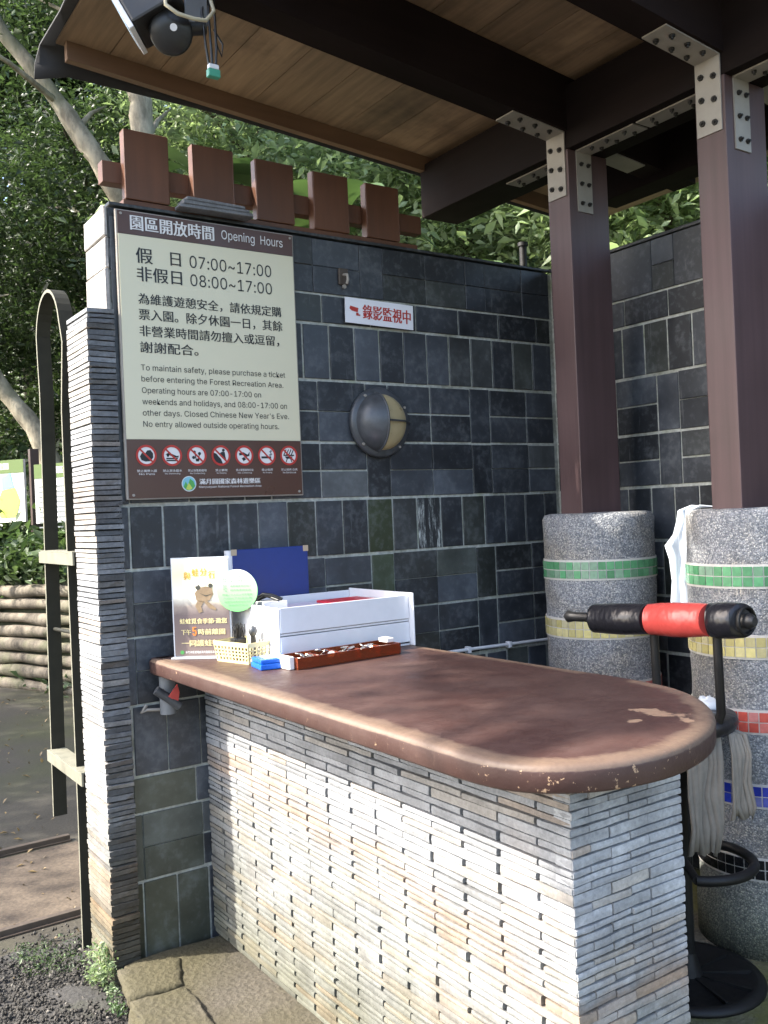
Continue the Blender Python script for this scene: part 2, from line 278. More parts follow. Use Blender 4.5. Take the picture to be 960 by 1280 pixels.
try:
    import os
    SANS = bpy.data.fonts.load(os.path.join(bpy.utils.system_resource('DATAFILES', path='fonts'), 'Inter.woff2'))
except Exception: SANS = None
def text_geo(body):
    cu = bpy.data.curves.new('t', 'FONT'); cu.body = body; cu.size = 1; cu.resolution_u = 3
    if SANS and all(ord(ch) < 128 for ch in body): cu.font = SANS
    ob = bpy.data.objects.new('t', cu); COL.objects.link(ob); dg = bpy.context.evaluated_depsgraph_get(); dg.update()
    me = bpy.data.meshes.new_from_object(ob.evaluated_get(dg)); v = np.array([tuple(q.co) for q in me.vertices]); f = [tuple(p.vertices) for p in me.polygons]
    bpy.data.objects.remove(ob); bpy.data.curves.remove(cu); bpy.data.meshes.remove(me); return v, f
def put_text(mb, body, frame, x0, x1, y0, y1, m, bold=0.0, off=.0012):
    """fit the text's ink box to x0..x1, y0..y1 in the plane of frame (origin, u, v, normal)"""
    v, f = text_geo(body)
    if len(v) == 0: return
    if bold: x1 -= bold*(y1-y0)
    lo, hi = v.min(0), v.max(0); o, u, w, n = [np.array(q, float) for q in frame]
    X = x0+(v[:, 0]-lo[0])/max(1e-6, hi[0]-lo[0])*(x1-x0); Y = y0+(v[:, 1]-lo[1])/max(1e-6, hi[1]-lo[1])*(y1-y0)
    for k in range(3 if bold else 1): mb.add(o+(X+k*.5*bold*(y1-y0))[:, None]*u+Y[:, None]*w+n*(off+.00015*k), f, m)

# ------------------------------------------------------------------ ground
def hill_s(x, y): return (x-2.3)*.917+(y-6.4)*.4        # distance beyond the log wall line
def hill_z(x, y):
    s = hill_s(x, y)
    return -.1 if s < .02 else .98+.42*min(s, 1.6)+.78*max(0, s-1.6)
def grid_obj(name, x0, x1, y0, y1, n, m, zf, jit=0):
    mb = MB(); xs = np.linspace(x0, x1, n); ys = np.linspace(y0, y1, n)
    vs = [(x, y, zf(x, y)+random.uniform(-jit, jit)) for y in ys for x in xs]
    mb.add(vs, [(j*n+i, j*n+i+1, (j+1)*n+i+1, (j+1)*n+i) for j in range(n-1) for i in range(n-1)], m, smooth=True); return mb.build(name, recalc=False)
struct(grid_obj('ground', -60, 60, -60, 60, 3, M['asphalt'], lambda x, y: -.1))
ng = 60
hb = MB(); vs = []
for j in range(ng):
    t = -26+52*j/(ng-1)
    for i in range(30):
        s = .03+26*(i/29)**1.4; x = 2.3+.917*s-.4*t; y = 6.4+.4*s+.917*t
        vs.append((x, y, hill_z(x, y)+(random.uniform(-.25, .25) if i > 3 else 0)))
for j in range(ng):
    t = -26+52*j/(ng-1); vs.append((2.3-.4*t+.917*.02, 6.4+.917*t+.008, -.3))
fs = [(j*30+i, j*30+i+1, (j+1)*30+i+1, (j+1)*30+i) for j in range(ng-1) for i in range(29)]+[(ng*30+j, j*30, (j+1)*30, ng*30+j+1) for j in range(ng-1)]
hb.add(vs, fs, M['soil'], smooth=True); struct(hb.build('hillside', recalc=False))
struct(grid_obj('dirt_strip', -3, 1.3, .74, 1.62, 12, M['dirt'], lambda x, y: -.094, .001))
# gravel patch in front
struct(grid_obj('gravel_bed', -2.2, 1.06, -3.5, .5, 60, M['gravelbase'], lambda x, y: -.085+.012*math.sin(x*9+y*5)*math.cos(y*11)+.006*math.sin(x*31+y*17), .004))
gb = MB(); ico = bmesh.new(); bmesh.ops.create_icosphere(ico, subdivisions=1, radius=1); iv = np.array([tuple(v.co) for v in ico.verts]); jf = [tuple(v.index for v in f.verts) for f in ico.faces]; ico.free()
for i in range(11000):
    x = random.uniform(.0, 1.0); y = random.uniform(-.9, .62)
    if y > .30+.16*x+.05*math.sin(x*13) and random.random() < .8: continue
    r = random.choice((.003, .004, .0045, .005, .0055, .0075)); q = iv*np.array([r*random.uniform(.7, 1.3) for _ in range(3)])+RNG.normal(0, r*.14, iv.shape)
    a = random.uniform(0, 6.28); ca, sa = math.cos(a), math.sin(a); q = q @ np.array([[ca, sa, 0], [-sa, ca, 0], [0, 0, 1]])
    g = random.uniform(.025, .06) if random.random() < .95 else random.uniform(.1, .18); gb.add(q+np.array([x, y, -.083+r*.35+random.uniform(0, .006)]), jf, M['gravel'], (g*.95, g*.86, g*.72))
struct(gb.build('gravel', recalc=False), 'stuff')
for yy, lab in ((.70, 'rusty steel edging strip nearest the dark gravel, left of slate pier'), (1.66, 'rusty steel edging strip on the far side of the dirt strip')):
    mb = MB(); mb.box((-3, -.016, 0), (1.28, .016, .028), M['rail'], bev=.003); mb.box((-3, -.03, 0), (1.28, .03, .006), M['rail'])
    o = mb.build('steel_edging'); o.location = (0, yy, -.098); o.rotation_euler = (0, 0, .02); tag(o, lab, 'edging', 'steel edging strips across the path')
# raised step and the floor inside the shelter
sb = MB(); rows = 30
edge = [(.975-.17*t+.012*math.sin(t*17)+.008*math.sin(t*41), -.035-1.0*t) for t in np.linspace(0, 3.2, 60)]
top = []
for (x, y) in edge: top.append([(x, y, -.12), (x+.008, y, -.03), (x+.022, y, -.006), (x+.05, y, .002*math.sin(y*9))]+[(x+.05+(1.75-x-.05)*k/12, y, .004*math.sin(y*7+k)*(k < 9)) for k in range(1, 13)])
nw = len(top[0]); sb.add([p for r in top for p in r], [(j*nw+i, j*nw+i+1, (j+1)*nw+i+1, (j+1)*nw+i) for j in range(len(top)-1) for i in range(nw-1)], M['step'], smooth=True)
sb.add([(x, y, z) for x, y, z in top[0]]+[(top[0][0][0], -.035, -.12), (1.75, -.035, -.12)], [tuple(range(nw))+(nw+1, nw)], M['step'])
struct(sb.build('step_platform', recalc=False))
random.seed(61)
for lab, quad in (('short worn kerb stone at the corner of the step, beside the pier', ((.958, -.075), (1.16, -.13), (1.10, -.31), (.925, -.285))), ('long worn kerb stone along the near part of the step edge', ((.922, -.30), (1.10, -.325), (1.06, -1.3), (.76, -1.25)))):
    mb = MB(); ring = []
    for i in range(4):
        a, b_ = Vector((*quad[i], 0)), Vector((*quad[(i+1) % 4], 0)); n_ = max(6, int((b_-a).length/.03))
        for k in range(n_): p = a.lerp(b_, k/n_); ring.append(p+Vector((random.uniform(-.006, .006), random.uniform(-.006, .006), 0)))
    c = sum(ring, Vector())/len(ring); n_ = len(ring); L_ = [(0, -.01), (.0, .006), (.012, .0125), (.03, .014), (.07, .0135)]; vs = []
    for off, z in L_: vs += [(p+(c-p).normalized()*off)+Vector((0, 0, z+random.uniform(-.0012, .0012))) for p in ring]
    mb.add(vs, [(j*n_+i, j*n_+(i+1) % n_, (j+1)*n_+(i+1) % n_, (j+1)*n_+i) for j in range(len(L_)-1) for i in range(n_)]+[tuple((len(L_)-1)*n_+i for i in range(n_))], M['step'], smooth=True)
    tag(mb.build('kerb_stone'), lab, 'kerb stone', 'kerb stones on the step')
struct(grid_obj('floor', 1.69, 3.25, -4.5, -.01, 14, M['floor'], lambda x, y: -.03, .002))

# ------------------------------------------------------------------ tiled walls
Z = [-.03, .249, .487, .618, .87, 1.11, 1.348, 1.58, 1.81, 2.06, 2.29, 2.41, 2.636]
KIND = 'VBHVBBVBBVHB'
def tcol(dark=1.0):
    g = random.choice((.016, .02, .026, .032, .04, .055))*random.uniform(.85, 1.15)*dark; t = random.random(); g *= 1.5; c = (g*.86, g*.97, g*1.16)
    if t < .12: c = (g*1.2, g*1.3, g*1.35)
    if t > .9: c = (g*.95, g*1.05, g*.95)
    return c
def tile_wall(mb, L0, L1, place, seed, special=None):
    """place((a0,z0),(a1,z1),depth) -> box corners ; a runs along the wall"""
    random.seed(seed)
    def tile(a0, z0, a1, z1, gap):
        a0 = max(a0, L0); a1 = min(a1, L1)
        if a1-a0 < .012: return
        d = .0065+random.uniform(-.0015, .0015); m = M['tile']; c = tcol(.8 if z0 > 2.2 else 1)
        if special: c, m = special((a0+a1)/2, (z0+z1)/2, c, m)
        p, q = place(a0+gap/2, z0+gap/2, a1-gap/2, z1-gap/2, d); mb.box(p, q, m, c, bev=.0018)
    for r in range(12):
        z0, z1 = Z[r], Z[r+1]; k = KIND[r]; off = {6: 2.221, 9: 2.222, 0: 1.184, 3: 1.188}.get(r, 2.22); wide = .015 if r == 3 else .0085
        if k == 'V':
            a = off-.1255*60
            while a < L1:
                w = .1255+random.uniform(-.004, .004); tile(a, z0+.003, a+w, z1-.003, wide if random.random() < .8 else .005); a += w
        elif k == 'H':
            a = 2.391-.236*30+(0.09 if r == 2 else 0)
            while a < L1: w = .236; tile(a, z0+.002, a+w, z1-.002, .007); a += w
        else:
            a = 2.11-.565*12; i = 0; zm = (z0+z1)/2
            while a < L1:
                for kind, w in (('v', .115), ('h', .225), ('h', .225)):
                    if r == 11: kind = 'h' if random.random() < .7 else 'v'
                    g = random.choice((.002, .003, .007, .008)) if r < 11 else .0018
                    if kind == 'v': tile(a, z0+.003, a+w, z1-.003-.0*r, g)
                    else: tile(a, z0+.003, a+w, zm, g); tile(a, zm, a+w, z1-.003, g)
                    a += w
def special_a(x, z, c, m):
    if 1.348 < z < 1.58 and 2.36 < x < 2.46: return c, M['streak']
    if 2.08 < x < 2.24 and .9 < z < 1.6: return (c[0]*.9+.01, c[1]+.016, c[2]*.6+.003), m
    if x < 1.36 and z < .6: return (c[0]+.022, c[1]+.024, c[2]*.9+.006), m
    return c, m
wall = thing('slate_wall', 'tall dark slate tiled wall carrying the opening hours sign and wall lamp', 'wall', (2.1, .12, 0))
mb = MB(); mb.box((1.056, .012, -.1), (3.3, .24, 2.63), M['grout']); mb.build('wall_core', wall)
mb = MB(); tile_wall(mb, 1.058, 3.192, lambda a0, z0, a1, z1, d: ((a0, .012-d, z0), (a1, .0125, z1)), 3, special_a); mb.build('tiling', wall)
mb = MB(); mb.box((1.064, .001, 1.59), (1.08, .012, 2.6), M['tile'], (.05, .055, .06), .001); mb.box((1.064, .0, 2.64), (3.2, .235, 2.652), M['tile'], (.03, .033, .036), .003); mb.build('coping', wall)
mb = MB()
for z0, z1, d in ((2.262, 2.42, .012), (2.42, 2.53, .009), (2.53, 2.636, .011)): mb.box((1.056-d, .004, z0), (1.0555, .236, z1-.004), M['pier'], (.34, .32, .3), .003, .003)
mb.build('end_cladding', wall)
side = thing('slate_wall', 'dark slate tiled wall behind the two stone columns, without sign or lamp', 'wall', (3.2, -1.5, 0))
mb = MB(); mb.box((3.212, -4, -.1), (3.4, .011, 2.63), M['grout']); mb.build('wall_core', side)
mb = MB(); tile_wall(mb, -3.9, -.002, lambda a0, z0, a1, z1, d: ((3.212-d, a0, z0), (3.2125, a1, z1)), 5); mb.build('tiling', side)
mb = MB(); mb.box((3.2, -4, 2.636), (3.4, 0, 2.65), M['tile'], (.03, .033, .036), .003); mb.build('coping', side)

# ------------------------------------------------------------------ stacked slate pier and counter
def slab_strip(mb, face, length, z0, z1, m, col, depth, seg=4, jit=.0012):
    """one rough slab: face(a, out, z) -> point, a along 0..length, out outward"""
    n = seg+1; vs = []
    fo = [random.uniform(-jit, jit) for _ in range(n)]; t0 = [random.uniform(-.0007, .0007) for _ in range(n)]; t1 = [random.uniform(-.0007, .0007) for _ in range(n)]
    tilt = random.uniform(-.0012, .0012)
    for i in range(n):
        a = length*i/seg; k = tilt*(i/seg-.5)*2
        vs += [face(a, -depth, z0+t0[i]+k), face(a, fo[i]-.001, z0+t0[i]+k), face(a, fo[i]-.0002, (z0+z1)/2), face(a, fo[i]-.0015, z1+t1[i]+k), face(a, -depth, z1+t1[i]+k)]
    fs = [(i*5+j, i*5+(j+1) % 5, (i+1)*5+(j+1) % 5, (i+1)*5+j) for i in range(seg) for j in range(5)]+[(0, 1, 2, 3, 4), tuple(seg*5+j for j in (4, 3, 2, 1, 0))]
    mb.add(vs, fs, m, col)
def slabcol(b=.29, warm=.2):
    g = b*random.uniform(.84, 1.12); t = random.random()
    if t < warm: return (g*1.02, g*.97, g*.9)
    if t < warm+.04: return (g*1.02, g*.88, g*.76)
    if t > .93: return (g*.7, g*.72, g*.75)
    return (g*.95, g*.98, g*1.02)
random.seed(21)
pier = thing('slate_pier', 'narrow pier of stacked thin slate slabs at the left end of wall', 'pier', (1.01, .1, -.1))
mb = MB(); z = -.09
while z < 2.255:
    h = random.uniform(.016, .023); x0 = .965+random.uniform(-.0015, .0015)*(3 if random.random() < .1 else 1); y0 = -.014+random.uniform(-.006, .003); c = slabcol(.3, .5); cf = slabcol(random.choice((.1, .13, .16, .2)), .2)  # slab fronts darker than sides: shade and sunlight put into the stone colour
    yb = .235; xr = 1.0635+random.uniform(-.004, 0); g = random.choice((.0035, .004, .0045, .006)); ti = random.uniform(-.002, .002)
    v = []
    ny = 4
    for zz, kk in ((z, 0), (z+h-g, 1)):
        ring = [(x0+random.uniform(-.001, .001), yb-(yb-y0)*i/ny, zz+ti*i/ny) for i in range(ny+1)]+[(x0+(xr-x0)*i/3, y0+random.uniform(-.0025, .0025), zz+ti*(1-i/3)) for i in range(1, 4)]+[(xr, yb, zz)]
        v += ring
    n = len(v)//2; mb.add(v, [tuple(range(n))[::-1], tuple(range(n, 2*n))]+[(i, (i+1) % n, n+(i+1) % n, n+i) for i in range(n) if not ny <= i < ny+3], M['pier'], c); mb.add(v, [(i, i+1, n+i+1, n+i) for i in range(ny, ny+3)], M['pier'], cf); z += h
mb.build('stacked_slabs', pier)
mb = MB(); mb.box((.978, -.002, -.1), (1.055, .228, 2.24), simple('pier_core', (.02, .02, .02), .9)); mb.build('pier_core', pier)

counter = thing('ticket_counter', 'stone ticket counter of stacked slate with a brown rounded worn top', 'counter', (1.52, -.95, 0))
mb = MB(); random.seed(9); zs = [.004]
while zs[-1] < .955: zs.append(zs[-1]+random.choice((.0155, .017, .018, .019, .021, .025)))
zs.append(.981); rows = len(zs)-1
for r in range(rows):
    z0 = zs[r]; z1 = zs[r+1]-random.choice((.003, .004, .0045, .0055)); L = .25; ro = random.uniform(-.0015, .0015); off = 0 if r % 2 else .125
    a = -off
    while a < 1.85:
        a1 = a+L; s0, s1 = max(a+random.uniform(0, .003), .004), min(a1-random.choice((.004, .007, .010, .012)), 1.847)
        if s1-s0 > .02:
            o = ro+random.uniform(-.0015, .0015)
            slab_strip(mb, lambda q, out, zz, s0=s0, o=o: (1.344-out-o, -(s0+q), zz), s1-s0, z0, z1, M['slab'], slabcol(), .06, 5)
        a = a1
    for k, (x0, x1) in enumerate(((1.346, 1.40 if r % 2 else 1.46), (1.40 if r % 2 else 1.46, 1.52 if r % 2 else 1.58), (1.52 if r % 2 else 1.58, 1.69))):
        o = random.uniform(-.0015, .0015); g = random.uniform(.002, .006); slab_strip(mb, lambda q, out, zz, x0=x0, o=o: (x0+q, -1.85-out-o, zz), x1-x0-(g if k < 2 else 0), z0, z1, M['slab'], slabcol(.42, .1), .05, 3)  # paler slate colour lifts the shaded end against the sunlit long face
mb.build('slate_base', counter)
mb = MB(); mb.box((1.385, -1.8, 0), (1.685, -.002, .983), simple('counter_core', (.025, .024, .022), .9)); mb.build('core', counter)
ctl = [(1.13, -1.6), (1.13, -1.75), (1.14, -1.85), (1.18, -1.935), (1.265, -1.998), (1.37, -2.027), (1.48, -2.026), (1.62, -1.985), (1.75, -1.905), (1.85, -1.805), (1.92, -1.69), (1.955, -1.56), (1.96, -1.4), (1.95, -1.2)]
arc = []
for i in range(1, len(ctl)-2):
    p0, p1, p2, p3 = [np.array(ctl[k]) for k in (i-1, i, i+1, i+2)]
    for t in np.linspace(0, 1, 5)[:-1]: arc.append(tuple(.5*(2*p1+(p2-p0)*t+(2*p0-5*p1+4*p2-p3)*t*t+(3*p1-p0-3*p2+p3)*t**3)))
out = [(1.15, -.003), (1.134, -.02)]+[(1.13, -.06-1.64*i/24) for i in range(25)]+arc+[(1.96-.03*i/20, -1.4+1.397*i/20) for i in range(21)]
N = len(out); nr = []
for i in range(N):
    p, q = Vector(out[i-1]), Vector(out[(i+1) % N]); t = (q-p).normalized(); nr.append(Vector((t.y, -t.x)))
if (Vector(out[10])-Vector((1.55, -1))).dot(nr[10]) < 0: nr = [-v for v in nr]
prof = [(-.03, .983, 0, 0), (-.004, .983, 0, 1), (0, .988, 0, 1), (0, 1.01, 0, 1), (.001, 1.022, .15, 1), (-.0015, 1.030, 1, .6), (-.007, 1.0355, .95, .3), (-.02, 1.0375, .7, .2), (-.036, 1.038, .6, .1), (-.062, 1.038, .3, 0), (-.11, 1.0375, 0, 0)]
me_v = []; wear = []
for off, z, w1, w2 in prof:
    for (x, y), n in zip(out, nr):
        jx = random.uniform(-.0008, .0008); me_v.append((x+n.x*off+jx, min(y+n.y*off, -.003), z)); wear.append((w1*(1 if y < -.02 and x < 1.96 else .3), w2, 0, 1))
fc = [(j*N+i, j*N+(i+1) % N, (j+1)*N+(i+1) % N, (j+1)*N+i) for j in range(len(prof)-1) for i in range(N)]+[tuple((len(prof)-1)*N+i for i in range(N)), tuple(i for i in range(N))[::-1]]
me = bpy.data.meshes.new('countertop'); me.from_pydata(me_v, [], fc); me.materials.append(M['top']); ca = me.color_attributes.new('Col', 'FLOAT_COLOR', 'POINT')
ca.data.foreach_set('color', np.array(wear, dtype=np.float32).ravel()); me.polygons.foreach_set('use_smooth', [True]*len(fc))
bm = bmesh.new(); bm.from_mesh(me); bmesh.ops.recalc_face_normals(bm, faces=bm.faces[:]); bm.to_mesh(me); bm.free()
ct = bpy.data.objects.new('countertop', me); COL.objects.link(ct); ct.parent = counter; ct.matrix_parent_inverse = Matrix.Translation(counter.location).inverted()

# ------------------------------------------------------------------ shelter
random.seed(4)
shelter = thing('timber_shelter', 'dark timber shelter with board ceiling above the ticket counter', 'shelter', (2.9, -.85, 1.48))
cz = lambda x: 3.265-.11*(x-2.78)
bz = lambda x: 3.04-.1*(x-2.78)
mb = MB(); x = 1.06
while x < 3.9:
    w = random.uniform(.19, .23); g = random.uniform(.21, .32); yb = .56-.06*(x-1.06); c = (g*1.0, g*.68, g*.42)
    v = [(xx, yy, cz(xx)+dz) for dz in (0, .02) for xx, yy in ((x+.0015, -1.75), (x+w-.0015, -1.75), (x+w-.0015, yb), (x+.0015, yb))]
    mb.add(v, [(3, 2, 1, 0), (4, 5, 6, 7), (0, 1, 5, 4), (1, 2, 6, 5), (2, 3, 7, 6), (3, 0, 4, 7)], M['ceil'], c); x += w
mb.build('ceiling_boards', shelter)
mb = MB(); v = []
for yy0, h0 in ((0, 0), (.035, 0)):
    for xx in (1.09, 2.0, 3.85): y = .55-.06*(xx-1.06)-.04+yy0; v += [(xx, y, cz(xx)-.075), (xx, y, cz(xx)-.001)]
mb.add(v, [(0, 1, 3, 2), (2, 3, 5, 4), (6, 8, 9, 7), (8, 10, 11, 9), (0, 2, 8, 6), (2, 4, 10, 8), (1, 7, 9, 3), (3, 9, 11, 5), (0, 6, 7, 1), (4, 5, 11, 10)], M['eave']); mb.build('eave_board', shelter)
# roofing felt: over the boards, curling down past the back and left edges
mb = MB(); nx, ny = 28, 22; v = []
for j in range(ny+1):
    for i in range(nx+1):
        x = 1.025+(3.95-1.025)*(i/nx); y = -1.8+(2.46)*(j/ny); ye = .62-.06*(x-1.06); zz = cz(x)+.03; yy = min(y, ye)
        if j == ny: yy = ye+.015; zz = cz(x)-.045-.045*max(0, 1-(x-1.0)/.75)
        elif j == ny-1: yy = ye+.01; zz = cz(x)-.03
        elif j == ny-2: yy = ye-.02; zz = cz(x)+.028
        if i == 0: zz -= .012+.03*(max(0, j-10)/12)**2; x += .0
        if i == 0 and j > 10: x -= .03*((j-10)/12)**3
        v.append((x+.006*math.sin(j*1.7)*(i == 0), yy, zz))
mb.add(v, [(j*(nx+1)+i, j*(nx+1)+i+1, (j+1)*(nx+1)+i+1, (j+1)*(nx+1)+i) for j in range(ny) for i in range(nx)], M['felt'], smooth=True)
o = mb.build('roofing_felt', shelter, recalc=False); sm = o.modifiers.new('solid', 'SOLIDIFY'); sm.thickness = .008; sm.offset = 1
def xbeam(y0, y1, x0, x1, h=None):
    mb = MB(); v = []
    for xx in (x0, x1):
        for yy, zz in ((y0, bz(xx)), (y1, bz(xx)), (y1, cz(xx)-.002), (y0, cz(xx)-.002)): v.append((xx, yy, zz))
    mb.add(v, [(0, 1, 5, 4), (1, 2, 6, 5), (2, 3, 7, 6), (3, 0, 4, 7), (0, 3, 2, 1), (4, 5, 6, 7)], M['beam_x'])
    bm = mb.build('beam', shelter); return bm
xbeam(-.55, -.43, 1.1, 3.6); xbeam(-1.285, -1.16, 1.1, 3.6)
def ybeam(x0, x1, y0, y1, z0, name='tie_beam', mat=None):
    mb = MB(); mb.box((x0, y0, z0), (x1, y1, cz((x0+x1)/2)-.03), mat or M['beam_y'], bev=.004); return mb.build(name, shelter)
ybeam(2.782, 3.008, -1.72, .445, 2.966); ybeam(3.38, 3.52, -1.72, -.15, 2.95)
def bolt(mb, p, axis, r=.011):
    q = Vector(p); a = Vector(axis); mb.tube([q, q+a*.007], r, M['iron'], 6); mb.tube([q, q+a*.014], r*.5, M['iron'], 6)
def bracket(post, kind, x0, x1, y0, y1):
    """L-shaped bolted plate: upright on the post, arm under the beam"""
    mb = MB(); t = .006
    if kind == 'left':
        ya, yb = y0+.012, y1-.008; zc = 3.036; mb.box((x0-t, ya, 2.778), (x0-.0005, yb, zc), M['steel'])
        L = .28; v = [(x0-L, ya, bz(x0-L)-t), (x0, ya, bz(x0)-t), (x0, yb, bz(x0)-t), (x0-L, yb, bz(x0-L)-t)]; v += [(a, b, c+t-.001) for a, b, c in v]
        mb.add(v, [(3, 2, 1, 0), (4, 5, 6, 7), (0, 1, 5, 4), (1, 2, 6, 5), (2, 3, 7, 6), (3, 0, 4, 7)], M['steel'])
        for zz in (2.81, 2.89, 2.97):
            for k, yy in enumerate((ya+.025, yb-.025)): bolt(mb, (x0-t, yy, zz+.012*k), (-1, 0, 0))
        for xx in (.06, .14, .22):
            for k, yy in enumerate((ya+.025, yb-.025)): bolt(mb, (x0-xx-.02*k, yy, bz(x0-xx)-t), (0, 0, -1))
    if kind == 'right':
        ya, yb = y0+.012, y1-.008; mb.box((x1+.0005, ya, 2.778), (x1+t, yb, 2.995), M['steel']); L = .26
        v = [(x1, ya, bz(x1)-t), (x1+L, ya, bz(x1+L)-t), (x1+L, yb, bz(x1+L)-t), (x1, yb, bz(x1)-t)]; v += [(a, b, c+t-.001) for a, b, c in v]
        mb.add(v, [(3, 2, 1, 0), (4, 5, 6, 7), (0, 1, 5, 4), (1, 2, 6, 5), (2, 3, 7, 6), (3, 0, 4, 7)], M['steel'])
    if kind in ('front', 'back'):
        xa, xb = x0+.045, x0+.13; sg = -1 if kind == 'front' else 1; yf = y0 if sg < 0 else y1
        ys = sorted((yf+sg*.0005, yf+sg*t)); mb.box((xa, ys[0], 2.715), (xb, ys[1], 2.962), M['steel'])
        ys = sorted((yf+sg*.0005, yf+sg*.3)); mb.box((xa, ys[0], 2.960), (xb, ys[1], 2.9655), M['steel'])
        for zz in (2.75, 2.83, 2.91):
            for k, xx in enumerate((xa+.022, xb-.022)): bolt(mb, (xx, yf+sg*t, zz), (0, sg, 0), .009)
        for yy in (.07, .15, .24):
            for k, xx in enumerate((xa+.022, xb-.022)): bolt(mb, (xx, yf+sg*(yy+.015*k), 2.96), (0, 0, -1), .009)
    mb.build('bracket', post)
for y0 in (-.55, -1.285):
    mb = MB(); mb.box((2.78, y0, 1.47), (3.01, y0+.12, 2.965), M['post'], bev=.004); p = mb.build('post', shelter)
    for k in ('left', 'front', 'back', 'right'): bracket(p, k, 2.78, 3.01, y0, y0+.12)

# ------------------------------------------------------------------ stone columns
BANDS = ((1.217, 1.287, (.09, .27, .13)), (.98, 1.05, (.52, .46, .2)), (.73, .8, (.46, .08, .06)), (.483, .552, (.02, .04, .35)), (.238, .306, (.012, .012, .014)))
def column(y, label, seed):
    random.seed(seed); cx, R0 = 2.93, .228
    t = thing('stone_column', label, 'column', (cx, y, -.03), 'pebble washed columns with mosaic bands')
    mb = MB(); pr = [(0, -.03), (R0+.012, -.03), (R0+.012, .1)]+[(R0+random.uniform(-.002, .002), z) for z in np.linspace(.14, 1.455, 24)]+[(R0-.008, 1.474), (R0-.03, 1.48), (0, 1.482)]
    mb.lathe(pr, (cx, y, 0), M['peb'], 64); mb.build('shaft', t)
    for z0, z1, c in BANDS:
        mb = MB(); mb.lathe([(R0-.01, z0-.006), (R0+.0035, z0-.006), (R0+.0035, z1+.006), (R0-.01, z1+.006)], (cx, y, 0), M['bandgrout'], 64, smooth=False)
        n = 44
        for i in range(n):
            for k in range(2):
                a0, a1 = 2*math.pi*(i+.06)/n, 2*math.pi*(i+.94)/n; za = z0+(z1-z0)*k/2+.002; zb = z0+(z1-z0)*(k+1)/2-.002; f = random.uniform(.75, 1.25); w = random.choice((0, 0, 0, .12, .25))*(c[0]+c[1]+c[2] > .2)
                cc = tuple(min(.8, q*f*(1-w)+.55*w) for q in c)
                v = [(cx+rr*math.cos(a), y+rr*math.sin(a), zz) for rr in (R0+.002, R0+.0065) for a, zz in ((a0, za), (a1, za), (a1, zb), (a0, zb))]
                mb.add(v, [(4, 5, 6, 7), (0, 1, 5, 4), (1, 2, 6, 5), (2, 3, 7, 6), (3, 0, 4, 7)], M['mosaic'], cc)
        mb.build('mosaic_band', t)
column(-.49, 'stone column standing in the corner of the two slate walls', 31)
column(-1.22, 'stone column standing beside the bar stool, white cloth hung on its rim', 32)

# ------------------------------------------------------------------ fence boards on the wall
fence = thing('board_fence', 'red brown boards on a rail along the top of the sign wall', 'fence', (1.7, .02, 2.65))
mb = MB(); mb.box((1.06, .045, 2.735), (2.47, .095, 2.812), M['board'], bev=.003); mb.build('rail', fence)
mb = MB(); mb.box((1.12, .01, 2.653), (2.42, .11, 2.672), M['board'], bev=.002); mb.build('cap_plank', fence)
for x0, x1, z1 in ((1.127, 1.292, 2.921), (1.386, 1.552, 2.917), (1.645, 1.812, 2.909), (1.9, 2.068, 2.906), (2.155, 2.323, 2.9)):
    mb = MB(); mb.box((x0, .004, 2.673), (x1, .0445, z1), M['board'], bev=.003, jit=.0015); mb.build('board', fence)
for k, lab in enumerate(('bottom slab of three thin grey slates lying on the wall top', 'middle slab of three thin grey slates lying on the wall top', 'top slab of three thin grey slates lying on the wall top')):
    mb = MB(); mb.box((-.145+.012*k, -.03, 0), (.145-.015*k, .028, .0125), M['slab'], (.16, .165, .175), .002, .002); o = mb.build('loose_slate', recalc=True); o.location = (1.45, -.033, 2.6525+.0135*k); o.rotation_euler = (0, 0, -.02+.02*k); tag(o, lab, 'slate slab', 'loose slates stacked on the wall top')

# ------------------------------------------------------------------ opening hours sign
FW = ((0, 0, 0), (1, 0, 0), (0, 0, 1), (0, -1, 0))
def frame(o, u=(1, 0, 0), w=(0, 0, 1), n=(0, -1, 0)): return (o, u, w, n)
sign = thing('information_sign', 'large cream and brown opening hours sign with red ring pictograms', 'sign', (1.43, -.012, 1.6))
YS = -.022
mb = MB(); mb.box((1.078, YS, 1.598), (1.784, -.004, 2.622), M['steel'], bev=.003); mb.build('backing', sign)
mb = MB(); mb.box((1.084, YS-.003, 1.812), (1.778, YS-.0005, 2.535), M['cream']); mb.build('panel', sign)
mb = MB(); mb.box((1.084, YS-.003, 2.537), (1.778, YS-.0005, 2.617), M['brown']); mb.build('header', sign)
mb = MB(); mb.box((1.084, YS-.003, 1.603), (1.778, YS-.0005, 1.810), M['brown']); mb.build('footer', sign)
F = frame((0, YS-.003, 0))
mb = MB(); put_text(mb, '園區開放時間', F, 1.128, 1.448, 2.553, 2.607, M['inkwhite'], .05); put_text(mb, 'Opening  Hours', F, 1.477, 1.735, 2.556, 2.6, M['inkwhite'], 0)
put_text(mb, '滿月圓國家森林遊樂區', F, 1.348, 1.597, 1.648, 1.669, M['inkwhite'], .06); put_text(mb, 'Manyueyuan National Forest Recreation Area', F, 1.346, 1.599, 1.633, 1.643, M['inkwhite'], 0)
mb.build('white_lettering', sign)
mb = MB(); T = M['inkblack']
put_text(mb, '假', F, 1.144, 1.206, 2.438, 2.493, T, .03); put_text(mb, '日', F, 1.272, 1.312, 2.442, 2.49, T, .03); put_text(mb, '07:00~17:00', F, 1.346, 1.680, 2.443, 2.488, T, 0)
put_text(mb, '非假日', F, 1.145, 1.314, 2.374, 2.426, T, .03); put_text(mb, '08:00~17:00', F, 1.346, 1.680, 2.376, 2.420, T, 0)
